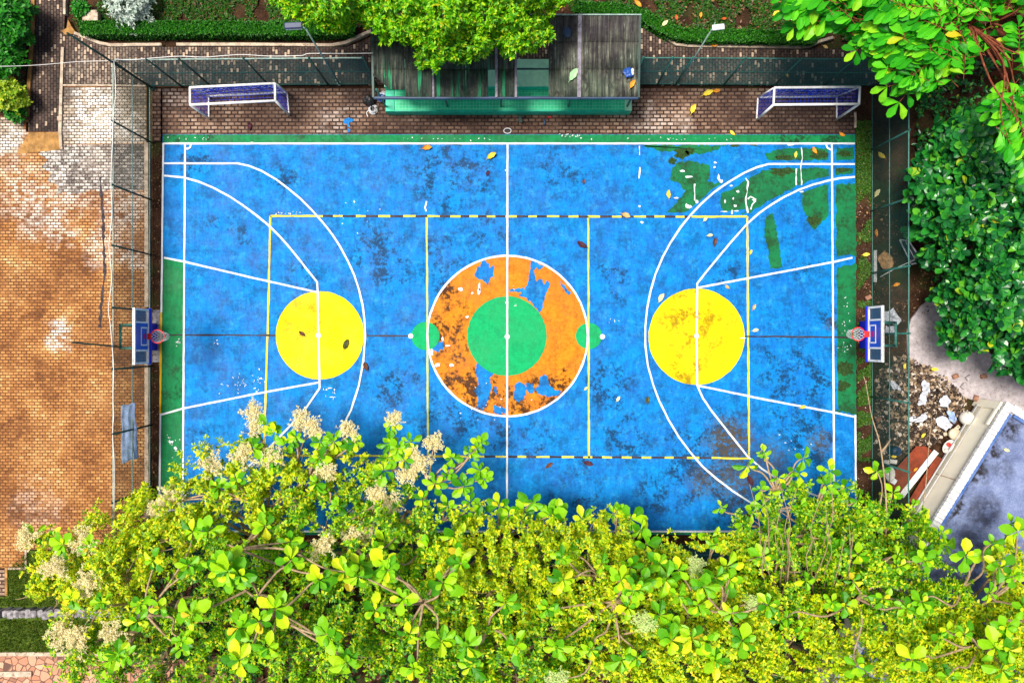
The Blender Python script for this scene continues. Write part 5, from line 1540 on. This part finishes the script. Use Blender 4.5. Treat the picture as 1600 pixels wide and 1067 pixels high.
finetree('fine-leaved yellow tree below the right attack line', (1080, 920), [(1060, 885, 45, 4.6), (1100, 890, 45, 4.8), (1070, 940, 70, 5.4), (1130, 930, 60, 5.4), (1020, 960, 60, 5.4), (1150, 880, 45, 4.6)], 106, 4600, group=FG)
finetree('fine-leaved green tree with tangled bare twigs at the right court corner', (1230, 890), [(1200, 860, 55, 5), (1250, 830, 55, 5), (1230, 790, 42, 4.6), (1290, 800, 50, 4.8), (1340, 800, 45, 4.6), (1240, 900, 75, 5.6), (1310, 860, 60, 5.4), (1180, 820, 30, 4.5)], 107, 5200, 'fine_green', group=FG)
finetree('fine-leaved green tree beside the cream building wall', (1360, 930), [(1380, 830, 45, 4.6), (1420, 850, 50, 5), (1360, 900, 70, 5.6), (1440, 900, 50, 5.2), (1400, 950, 75, 5.8), (1470, 930, 45, 5)], 108, 4800, 'fine_green', group=FG)
finetree('fine-leaved golden tree leaning over the stained flat roof', (1400, 980), [(1480, 1000, 60, 5.6), (1540, 1000, 60, 5.6), (1590, 960, 45, 5.4), (1570, 880, 30, 5), (1600, 1040, 80, 5.6), (1500, 1060, 70, 6), (1430, 1020, 70, 6), (1640, 1000, 80, 5.6)], 109, 8200, group=FG, gap=-.75)
finetree('fine-leaved tree in the lower left corner over the flagstones', (300, 980), [(150, 1040, 60, 4.6), (120, 1000, 40, 4), (220, 990, 60, 5), (260, 1050, 80, 5.4), (200, 1090, 80, 5), (320, 960, 70, 5.6), (340, 900, 60, 5.4)], 110, 4600, 'fine_green', group=FG)
finetree('fine-leaved dark tree at the bottom between left corner and centre', (480, 990), [(400, 970, 75, 5.8), (470, 1000, 80, 6), (540, 960, 75, 6), (420, 1060, 90, 6), (560, 1040, 90, 6), (620, 970, 70, 6)], 111, 5200, 'fine_green', group=FG)
finetree('fine-leaved green tree at the bottom edge under the centre line', (730, 1000), [(680, 970, 70, 6), (740, 1000, 80, 6.2), (820, 1000, 75, 6), (700, 1060, 90, 6.2), (820, 1070, 90, 6.2), (880, 1000, 60, 6)], 112, 5200, 'fine_green', group=FG)
finetree('fine-leaved tree at bottom edge below the right yellow circle', (990, 1000), [(930, 980, 70, 6), (1000, 1010, 80, 6.2), (1070, 1010, 80, 6.2), (950, 1060, 90, 6.2), (1080, 1070, 90, 6.2)], 113, 4800, group=FG)
finetree('fine-leaved yellow tree at the bottom edge below the right corner', (1230, 1000), [(1150, 1000, 80, 6.2), (1230, 990, 80, 6.2), (1310, 1000, 80, 6.2), (1180, 1070, 90, 6.2), (1290, 1070, 90, 6.2), (1370, 1050, 80, 6.2)], 114, 5400, group=FG)

_r = random.Random(99)
TANGLE = []
for _k in range(20):
    _x, _y = _r.uniform(1170, 1330), _r.uniform(800, 890)
    _dx, _dy = _r.uniform(-22, 22), _r.uniform(-80, -30)
    TANGLE.append([(_x * .7 + 1245 * .3 + _r.uniform(-12, 12), _y + 70, 4.2), (_x * .9 + 1245 * .1 + _r.uniform(-6, 6), _y + 32, 5.2), (_x, _y, 5.9), (_x + _dx, _y + _dy * .8, 6.1)])
BG = 'broad-leaved trees rising through the fine foliage'
def rrange(box, n, z, seed):
    r = random.Random(seed)
    return [(r.uniform(box[0], box[1]), r.uniform(box[2], box[3]), r.uniform(*z)) for _ in range(n)]
broadleaf('broad-leaved tree with dry cream blossom over the lawn at left', (330, 940), [(55, 835, 4.6), (85, 838, 4.8), (100, 850, 5), (140, 852, 5), (112, 935, 5.2), (160, 940, 5.4), (240, 875, 6), (175, 1030, 5.6), (170, 1065, 6), (250, 950, 6.4), (215, 970, 6.2), (285, 1000, 6.8)] + rrange((180, 340, 830, 1060), 6, (5.6, 6.8), 1),
          [(45, 840, 4.7, .5), (135, 845, 5, .6), (90, 885, 4.6, .55), (140, 910, 4.8, .55), (100, 985, 4.4, .7), (130, 1000, 4.6, .6), (180, 985, 5, .5)], 201, group=BG)
broadleaf('broad-leaved tree with pale pink blossom reaching furthest over left court', (430, 880), [(418, 663, 5.6), (430, 675, 5.6), (452, 690, 5.5), (463, 682, 5.6), (500, 690, 5.5), (522, 690, 5.4), (555, 690, 5.3), (395, 700, 5.6), (425, 720, 5.8), (500, 715, 5.8), (370, 750, 6), (495, 755, 6), (340, 760, 6), (530, 790, 6.2)] + rrange((320, 540, 770, 900), 8, (6, 7), 2),
          [(397, 640, 5.4, .45), (400, 668, 5.5, .4), (470, 655, 5.5, .5), (490, 668, 5.4, .42), (544, 672, 5.3, .38), (330, 725, 5.4, .6), (380, 712, 5.5, .6), (430, 715, 5.6, .55), (510, 735, 5.6, .5), (270, 775, 5.2, .5), (245, 790, 5, .5)], 202, group=BG)
broadleaf('broad-leaved tree with two cream flower heads left of centre line', (590, 880), [(612, 665, 5.2), (608, 692, 5.4), (640, 690, 5.4), (622, 700, 5.5), (632, 718, 5.6), (600, 735, 5.6), (605, 715, 5.5), (745, 700, 5), (752, 692, 4.9), (735, 708, 5), (706, 715, 5.3), (700, 740, 5.4), (750, 735, 5.2), (757, 748, 5.2), (725, 760, 5.4), (680, 755, 5.5), (660, 780, 5.8), (735, 785, 5.4), (700, 790, 5.6), (650, 815, 6), (742, 800, 5.2)] + rrange((560, 740, 780, 900), 6, (5.8, 6.8), 3),
          [(618, 655, 5.2, .35), (680, 690, 5.3, .42), (650, 715, 5.3, .5), (660, 725, 5.3, .45), (640, 740, 5.4, .5), (610, 785, 5.8, .6), (590, 770, 5.6, .5), (570, 830, 6, .55), (505, 850, 6.2, .6), (555, 838, 6.1, .5)], 203, group=BG)
broadleaf('broad-leaved tree with huge pale rosettes at the bottom left', (480, 960), [(430, 950, 7.6), (500, 905, 7), (512, 990, 8.4), (420, 1010, 7.8), (405, 970, 7.4), (345, 890, 6.8), (375, 1030, 8), (300, 960, 7), (360, 880, 6.8), (455, 875, 6.8)] + rrange((320, 560, 880, 1065), 6, (6.6, 7.8), 4), [], 204, (.4, .66), group=BG)
broadleaf('broad-leaved tree with one star-shaped rosette at bottom centre', (700, 960), [(630, 935, 8), (600, 880, 7), (606, 890, 6.8), (690, 1000, 7), (720, 880, 6.6), (740, 810, 5.4), (640, 990, 7), (790, 940, 7), (560, 900, 7), (780, 790, 5), (830, 785, 5), (820, 800, 5.1), (795, 805, 5), (860, 805, 5)] + rrange((580, 820, 860, 1060), 7, (6.2, 7.4), 5), [], 205, (.34, .58), group=BG)
broadleaf('broad-leaved tree with upright shoots right of the centre line', (900, 930), [(872, 800, 5), (910, 812, 5.1), (965, 795, 4.9), (958, 802, 5), (985, 810, 4.9), (1000, 828, 4.9), (880, 905, 6.4), (855, 950, 6.6), (1010, 850, 5.2), (890, 860, 5.8), (940, 880, 6), (1030, 880, 5.6), (870, 1010, 7), (985, 885, 6), (1000, 910, 6.2), (1040, 905, 6)] + rrange((820, 1040, 870, 1060), 8, (6.2, 7.2), 6), [(1010, 970, 6.6, .3)], 206, group=BG)
broadleaf('broad-leaved tree with green flower spray under the right attack line', (1090, 940), [(1110, 840, 5), (1120, 850, 5.2), (1060, 890, 5.6), (1060, 930, 6.2), (1030, 960, 6.6), (1090, 945, 6.2), (1135, 885, 5.6), (1140, 905, 5.8), (1200, 945, 6.4), (1050, 1000, 7), (1100, 1000, 7), (1160, 1000, 6.8), (1190, 870, 5.6), (1160, 820, 5)] + rrange((1040, 1220, 890, 1060), 7, (6, 7.2), 7), [(1085, 885, 5.2, .4), (1175, 940, 6, .35), (1005, 968, 6.4, .35), (870, 1060, 7, .4)], 207, group=BG)
broadleaf('broad-leaved tree with four-leaf rosettes at the right court corner', (1230, 905), [(1190, 705, 4.8), (1193, 708, 4.9), (1168, 727, 4.8), (1188, 765, 4.9), (1192, 790, 5), (1126, 792, 4.7), (1175, 800, 4.9), (1255, 716, 4.8), (1240, 735, 4.9), (1248, 740, 4.9), (1295, 735, 4.8), (1290, 758, 5), (1225, 765, 5), (1215, 745, 4.9), (1320, 760, 4.9), (1315, 775, 5), (1275, 790, 5.2), (1340, 782, 5), (1250, 790, 5.2), (1340, 810, 5.2), (1210, 830, 5.5), (1290, 830, 5.6)] + rrange((1190, 1340, 830, 1000), 7, (5.6, 6.8), 8), [], 208, (.26, .42), 4, group=BG,
          shoots=[[(1383, 870, 3.4), (1385, 790, 3.2), (1376, 700, 2.6), (1362, 650, 2.0), (1353, 600, 1.4), (1349, 588, 1.3)], [(1430, 860, 3.4), (1445, 770, 3), (1451, 700, 2.6), (1457, 640, 2.0)], [(1378, 705, 2.6), (1388, 692, 2.5), (1392, 686, 2.4)]] + TANGLE)
broadleaf('broad-leaved tree beside the cream building, rosettes against its wall', (1370, 950), [(1380, 815, 5), (1425, 790, 4.8), (1440, 805, 5), (1435, 815, 5), (1475, 850, 5.2), (1470, 835, 5), (1360, 800, 4.9), (1400, 830, 5.2), (1370, 735, 4.2), (1395, 770, 4.4), (1310, 860, 5.8), (1320, 945, 6.4), (1405, 885, 5.8), (1455, 870, 5.5), (1340, 1040, 7), (1300, 940, 6.5), (1230, 965, 6.8), (1440, 940, 6)] + rrange((1310, 1460, 860, 1060), 6, (5.8, 7), 9), [], 209, (.28, .46), 5, group=BG)
broadleaf('broad-leaved tree with open rosettes over the stained flat roof', (1430, 1000), [(1508, 868, 6), (1545, 925, 6.4), (1560, 885, 6.2), (1580, 818, 6), (1590, 830, 6.1), (1580, 900, 6.2), (1600, 895, 6.3), (1480, 985, 6.6), (1570, 985, 6.6), (1565, 1045, 7), (1600, 950, 6.4), (1465, 1000, 6.6), (1425, 1030, 7), (1550, 850, 6), (1440, 940, 6.2)] + rrange((1440, 1640, 960, 1080), 7, (6.2, 7.2), 10), [], 210, (.3, .54), 5, group=BG)

# top tree: small bright leaves
def domed(name, label, base_px, poly, n, k, L, mat, seed, z=(4, 6.5), tm=OVAL, wr=.36, tilt=(.4, 1.3), R=60, under=True, bark='bark', lump=30, droop=.2, cat='tree', gap=-2.0):
    rng = np.random.default_rng(seed); rr = random.Random(seed)
    b = Vector((*G2(*base_px), -.1))
    root = empty(name, b, label, cat)
    X, Y = sample(poly, n, rng)
    d = edgedist(X, Y, poly)
    lum = bumpy(X, Y, lump * 2, seed + 3)
    keep = (d > 6 + 8 * lum) & (bumpy(X, Y, lump * 1.5, seed + 9) > gap)
    X, Y, d, lum = X[keep], Y[keep], d[keep], lum[keep]
    zz = z[0] + (z[1] - z[0]) * np.clip(d / R, 0, 1) ** .6 + .35 * lum - rng.random(len(X)) ** 2 * 1.3
    C = Pn(X, Y, zz)
    e = 4.0
    gx = (bumpy(X + e, Y, lump * 2, seed + 3) - lum); gy = (bumpy(X, Y + e, lump * 2, seed + 3) - lum)
    A = np.stack([-gx * 2.2, gy * 2.2, np.ones(len(X)) * 1.0], 1) + rng.normal(0, .3, (len(X), 3))
    C2, D, N = whorls(C, A, k, tilt, rng, .35)
    l = rng.uniform(L[0], L[1], len(C2))
    leafcloud('crown', C2, D, N, l, l * rng.uniform(wr * .85, wr * 1.15, len(l)), tm, mat, root, droop)
    m = MB()
    cen = Vector(C.mean(0)); fork = b.lerp(cen, .4); fork.z = z[0] * .5
    m.tube(spline([b, b.lerp(fork, .5) + Vector((.1, .1, 0)), fork], 5), [.2 - .006 * i for i in range(11)], 10, False)
    idx = rng.integers(0, len(C), 34)
    main = []
    for j in range(7):
        t = Vector(C[idx[j]]); pts = limb(m, fork, fork.lerp(t, .65), .11, .05, .25, rr); main += pts[3::3]
    for j in idx:
        t = Vector(C[j]) + Vector((0, 0, -.1)); s = min(main, key=lambda q: (q - t).length)
        limb(m, s, t, .03, .008, .1, rr, 4)
    m.build('trunk', M(bark), root)
    return root
domed('small_leaved_tree', 'dense bright green small-leaved tree hanging over the shelter roof', (650, 100),
      [(405, -80), (420, 0), (436, 20), (470, 44), (500, 52), (530, 55), (556, 42), (575, 60), (600, 74), (640, 84), (660, 108), (682, 126), (700, 112), (740, 104), (775, 82), (800, 100), (822, 92), (848, 82), (868, 62), (862, 40), (880, 26), (900, 8), (905, -80)],
      4800, 10, (.11, .2), M('top_leaf'), 301, (4.2, 6.2), OVAL, .36, R=70, lump=26, gap=-.95)
# dark glossy tree
domed('glossy_tree', 'dark glossy round-leaved tree standing right of the court', (1490, 400),
      [(1448, 188), (1480, 165), (1530, 165), (1600, 150), (1720, 150), (1720, 640), (1610, 606), (1560, 584), (1520, 566), (1480, 548), (1462, 530), (1472, 490), (1456, 470), (1466, 440), (1440, 408), (1424, 370), (1418, 330), (1398, 290), (1404, 270), (1436, 250)],
      1600, 8, (.19, .4), M('dark_leaf'), 302, (2.2, 4.6), BIG, .66, tilt=(.7, 1.45), R=90, bark='bark_dark', lump=34, droop=.15, gap=-.9)

# bright pinnate tree, top right
def pinnate(label, base_px, poly, n, seed, z, extra=()):
    rng = np.random.default_rng(seed); rr = random.Random(seed)
    b = Vector((*G2(*base_px), -.1))
    root = empty('pinnate_tree', b, label, 'tree')
    X, Y = sample(poly, n, rng)
    kp = edgedist(X, Y, poly) > 13
    X, Y = X[kp], Y[kp]
    X = np.concatenate([X, [e[0] for e in extra]]); Y = np.concatenate([Y, [e[1] for e in extra]])
    zz = z[0] + (z[1] - z[0]) * np.clip(edgedist(X, Y, poly) / 90, 0, 1) ** .6 + rng.uniform(-.7, .3, len(X))
    C = Pn(X, Y, zz)
    # every frond points outwards/downwards from the trunk, drooping
    ang = np.arctan2(-(Y - base_px[1]), X - base_px[0]) + rng.normal(0, .6, len(X))
    Cs, Ds, Ns, Ls = [], [], [], []
    m = MB()
    for i in range(len(X)):
        a_ = ang[i]; fl = rr.uniform(.75, 1.25); pairs = rr.randint(4, 6)
        dirx = Vector((math.cos(a_), math.sin(a_), rr.uniform(-.25, .15))).normalized()
        side = Vector((-math.sin(a_), math.cos(a_), rr.uniform(-.3, .3))).normalized()
        c_ = Vector(C[i])
        pts = []
        for j in range(pairs + 1):
            t = j / pairs
            p = c_ + dirx * (fl * (t - .5)) + Vector((0, 0, -.28 * t * t * fl))
            pts.append(p)
            if j == 0: continue
            ll = rr.uniform(.4, .58) * (1 - .15 * abs(t - .6))
            for s in ((1, -1) if j < pairs else (1, -1, 0)):
                dv = (side * s * 1.0 + dirx * (.55 if s else 1)).normalized() + Vector((0, 0, rr.uniform(-.3, .05)))
                Cs.append(p); Ds.append(dv); Ns.append(Vector((rr.uniform(-.25, .25), rr.uniform(-.25, .25), 1))); Ls.append(ll)
        m.tube([c_ + Vector((0, 0, .0))] + pts[1:] if False else pts, .012, 4, False)
    A = lambda q: np.array([list(v) for v in q])
    L = np.array(Ls)
    leafcloud('crown', A(Cs), A(Ds), A(Ns), L, L * .5, BIG, M('spray_leaf'), root, rng.uniform(.1, .4, len(L)))
    cen = Vector(C.mean(0)); fork = Vector((b.x + .2, b.y, z[0] * .55))
    m.tube(spline([b, b.lerp(fork, .5), fork], 5), [.26 - .008 * i for i in range(11)], 10, False)
    mains = []
    for j in range(9):
        t = Vector(C[rng.integers(0, len(C))]); q = limb(m, fork, fork.lerp(t, .7) + Vector((0, 0, -.3)), .15, .06, .1, rr); mains += q[3::3]
    for i in range(0, len(C)):
        t = Vector(C[i]); s = min(mains, key=lambda q: (q - t).length)
        limb(m, s, t, .035, .012, .05, rr, 4)
    m.build('trunk', M('bark_red'), root)
pinnate('bright green feathery tree with red-brown limbs overhanging the top right', (1560, 120),
        [(1215, -90), (1238, 30), (1244, 52), (1262, 62), (1290, 44), (1322, 58), (1346, 52), (1372, 92), (1396, 104), (1400, 140), (1430, 150), (1470, 130), (1500, 150), (1528, 118), (1545, 70), (1560, 40), (1620, 30), (1720, 40), (1720, -90)], 330, 303, (5.2, 7.2),
        extra=[(1575, 145), (1598, 150), (1590, 180), (1600, 205), (1582, 160), (1600, 235), (1575, 215), (1595, 60), (1612, 100), (1585, 95)])

# ------------------------------------------------------------------ fallen leaves, one by one
def fleaf(label, x, y, size, mat, rot, curl=.35, on=.06, wr=.5):
    p = P(x, y, on)
    L = size / 41.4
    m = MB(); nu, nv = 8, 4
    vs = []
    for j in range(nv + 1):
        v = j / nv * 2 - 1
        for i in range(nu + 1):
            u = i / nu
            wdt = math.sin(math.pi * min(1, u * .94 + .03)) ** .75 * wr * L / 2 * (1 + .12 * math.sin(u * 17 + size))
            vs.append((L * (u - .5), v * wdt + .12 * L * math.sin(u * 2.6) * curl, abs(v) ** 1.6 * curl * L * .35 + (u - .5) ** 2 * curl * L * .9 + .004))
    fs = [(j * (nu + 1) + i, j * (nu + 1) + i + 1, (j + 1) * (nu + 1) + i + 1, (j + 1) * (nu + 1) + i) for j in range(nv) for i in range(nu)]
    m.add(vs, fs, True)
    m.tube([(-.5 * L - .22 * L, 0, .01), (-.5 * L, 0, .006 + curl * L * .22), (0, .1 * L * curl, .006), (.45 * L, .03 * L, .01 + curl * L * .2)], L * .014 + .002, 4)
    o = m.build('fallen_leaf', M(mat))
    o.location = p; o.rotation_euler = (rnd.uniform(-.12, .12), rnd.uniform(-.12, .12), rot)
    tag(o, label, 'fallen leaf', 'fallen leaves')
for a in [
    ('orange-brown curled leaf just inside the top white line, left of centre', 667, 232, 15, 'leaf_orange', .1, .6),
    ('yellow-green curled leaf near the top of the centre line', 769, 245, 16, 'leaf_yellow', .5, .7),
    ('large dark purple leaf touching the right attack line', 909, 382, 17, 'leaf_purple', 2.6, .4),
    ('tan leaf lying on the dashed line right of the attack line', 977, 337, 15, 'leaf_tan', -.4, .5),
    ('thin yellow leaf at the left edge of the green worn patch', 1045, 304, 13, 'leaf_yellow', 1.6, .6),
    ('pale yellow leaf just under the solid yellow line corner', 1102, 343, 9, 'leaf_pale', .8, .3),
    ('small pale half-moon leaf beside a brown leaf inside the right arc', 1109, 368, 9, 'leaf_pale', .1, .5),
    ('brown leaf beside a pale half-moon leaf inside the right arc', 1117, 378, 13, 'leaf_brown', 1.4, .4),
    ('small yellow-green leaf by the right vertical yellow line', 1173, 394, 8, 'leaf_yellow', 1.2, .3),
    ('long cream-yellow leaf at the upper left of the right yellow circle', 1033, 465, 15, 'leaf_pale', 1.0, .7),
    ('tan leaf above the right yellow circle under the key line', 1136, 448, 9, 'leaf_tan', 2.4, .4),
    ('orange-tan leaf right of the right yellow circle', 1178, 480, 10, 'leaf_tan', 1.1, .4),
    ('pale yellow leaf just above the dark line right of yellow circle', 1180, 516, 10, 'leaf_pale', .2, .3),
    ('dark brown leaf on the left yellow circle, left of its white line', 472, 521, 11, 'leaf_brown', 2.4, .3),
    ('dark green leaf on the left yellow circle, right of its white line', 541, 538, 16, 'leaf_dark', 1.2, .3),
    ('rust-brown leaf on the left white arc below the dark line', 572, 572, 14, 'leaf_brown', 1.9, .4),
    ('small yellow leaf curled on the lower right attack line', 916, 607, 8, 'leaf_pale', .6, .7),
    ('tiny whitish leaf on open blue right of the orange circle', 966, 623, 9, 'leaf_pale', 1.0, .2),
    ('dark leaf with yellow rib left of the right white arc', 1012, 625, 12, 'leaf_dark', 1.57, .2),
    ('dark red leaf just below the foot of the right attack line', 919, 724, 15, 'leaf_purple', -.3, .3),
    ('dark leaf below the lower dashed line near the centre', 858, 727, 13, 'leaf_brown', .6, .2),
    ('big dark brown leaf near the bottom right court corner', 1172, 750, 16, 'leaf_purple', 2.0, .3),
    ('brown leaf low on the court beside the tree tops', 1166, 808, 17, 'leaf_brown', 1.1, .2),
    ('bright yellow star-like leaf on the lower right key line', 1254, 636, 10, 'leaf_yellow', .3, .5),
    ('yellow leaf on the algae under the top right white line', 1243, 242, 10, 'leaf_yellow', 1.4, .3),
    ('orange-yellow leaf left of the top right corner crossing', 1272, 235, 12, 'leaf_orange', 2.1, .5),
    ('tiny dark leaf on plain blue right of centre near the top', 912, 284, 8, 'leaf_brown', 1.5, .2),
    ('small dark curled leaf left of the centre line near the top', 762, 271, 9, 'leaf_purple', 1.2, .4),
    ('brown leaf on the white line crossing the right yellow circle', 1090, 496, 8, 'leaf_tan', -.6, .3),
    ('dark purple leaf on the brick paving under the left goal', 391, 198, 12, 'leaf_purple', 1.5, .4, .03),
    ('long yellow leaf on the paving right of the shelter', 1106, 147, 17, 'leaf_yellow', .35, .5, .03),
    ('orange-yellow leaf overlapping a long yellow leaf on the paving', 1119, 143, 12, 'leaf_orange', .1, .4, .03),
    ('yellow crescent leaf on the paving between shelter and right goal', 1083, 172, 16, 'leaf_yellow', 1.1, .6, .03),
    ('small yellow leaf at the paving edge below the right goal', 1144, 208, 10, 'leaf_yellow', 2.3, .4, .03),
    ('orange leaf on the paving at the right end of the green border', 1315, 210, 10, 'leaf_orange', 2.6, .4, .03),
    ('yellow leaf on dark soil behind the right fence near its top', 1377, 243, 14, 'leaf_yellow', 2.4, .3, -.08),
    ('olive leaf behind the right fence beside the glossy tree', 1370, 302, 14, 'leaf_pale', 1.0, .3, -.08),
    ('orange leaf behind the right fence above the tan boulder', 1369, 364, 11, 'leaf_orange', 1.6, .3, -.08),
    ('yellow leaf on the mossy strip left of the white plank', 1353, 398, 11, 'leaf_yellow', .1, .2, -.04),
    ('thin orange leaf on the soil below the tan boulder', 1400, 445, 11, 'leaf_orange', .3, .4, -.08),
    ('big pale green leaf lying on the shelter roof', 896, 117, 19, 'leaf_green', 1.0, .2, 2.64),
    ('orange leaf on the shelter roof below the blue bag', 988, 132, 13, 'leaf_orange', 1.0, .4, 2.63),
    ('yellow leaf on the stained flat building roof', 1572, 703, 9, 'leaf_pale', -.4, .3, 1.62),
    ('yellow-green leaf on the end of the curved hedge', 1039, 37, 11, 'leaf_pale', .7, .3, .55),
    ('red-orange leaf in the garden bed behind the curved hedge', 1057, 28, 9, 'leaf_red', 1.8, .4, .05),
    ('orange-yellow leaf deep in the garden bed left of white lamp', 1095, 24, 9, 'leaf_orange', 1.4, .3, .05),
    ('red leaf in the garden bed right of the white lamp', 1131, 30, 8, 'leaf_red', .1, .3, .05),
    ('yellow leaf at the top edge of the garden bed above shelter', 996, 7, 14, 'leaf_orange', -.8, .4, .05),
    ('orange leaf on the pale kerb below the white lamp', 1116, 72, 10, 'leaf_orange', .0, .4, .12),
    ('yellow leaf in the garden bed close to the pinnate tree', 1212, 22, 12, 'leaf_yellow', .6, .4, .05),
    ('pale yellow leaf beside the yellow one near the pinnate tree', 1236, 30, 10, 'leaf_pale', -.3, .3, .05),
    ('yellow leaf on the dark walkway behind the right goal', 1229, 117, 9, 'leaf_yellow', 1.9, .3, .02),
    ('tan leaf on the walkway near the pinnate tree tips', 1289, 74, 9, 'leaf_tan', -.5, .3, .02),
    ('yellow-green leaf on the rubble near the concrete path', 1460, 577, 11, 'leaf_yellow', -.1, .3, .3),
    ('yellow leaf on the rubble beside the fence top', 1413, 572, 9, 'leaf_yellow', 1.3, .4, .25),
    ('bright yellow star leaf low on the rubble heap', 1442, 680, 9, 'leaf_yellow', .8, .5, .3),
    ('yellow leaf beside the dark teal drum', 1396, 713, 9, 'leaf_yellow', -.1, .3, .35),
    ('orange leaf on the wide red-brown board', 1430, 733, 8, 'leaf_orange', .8, .5, .24),
]:
    fleaf(*a)
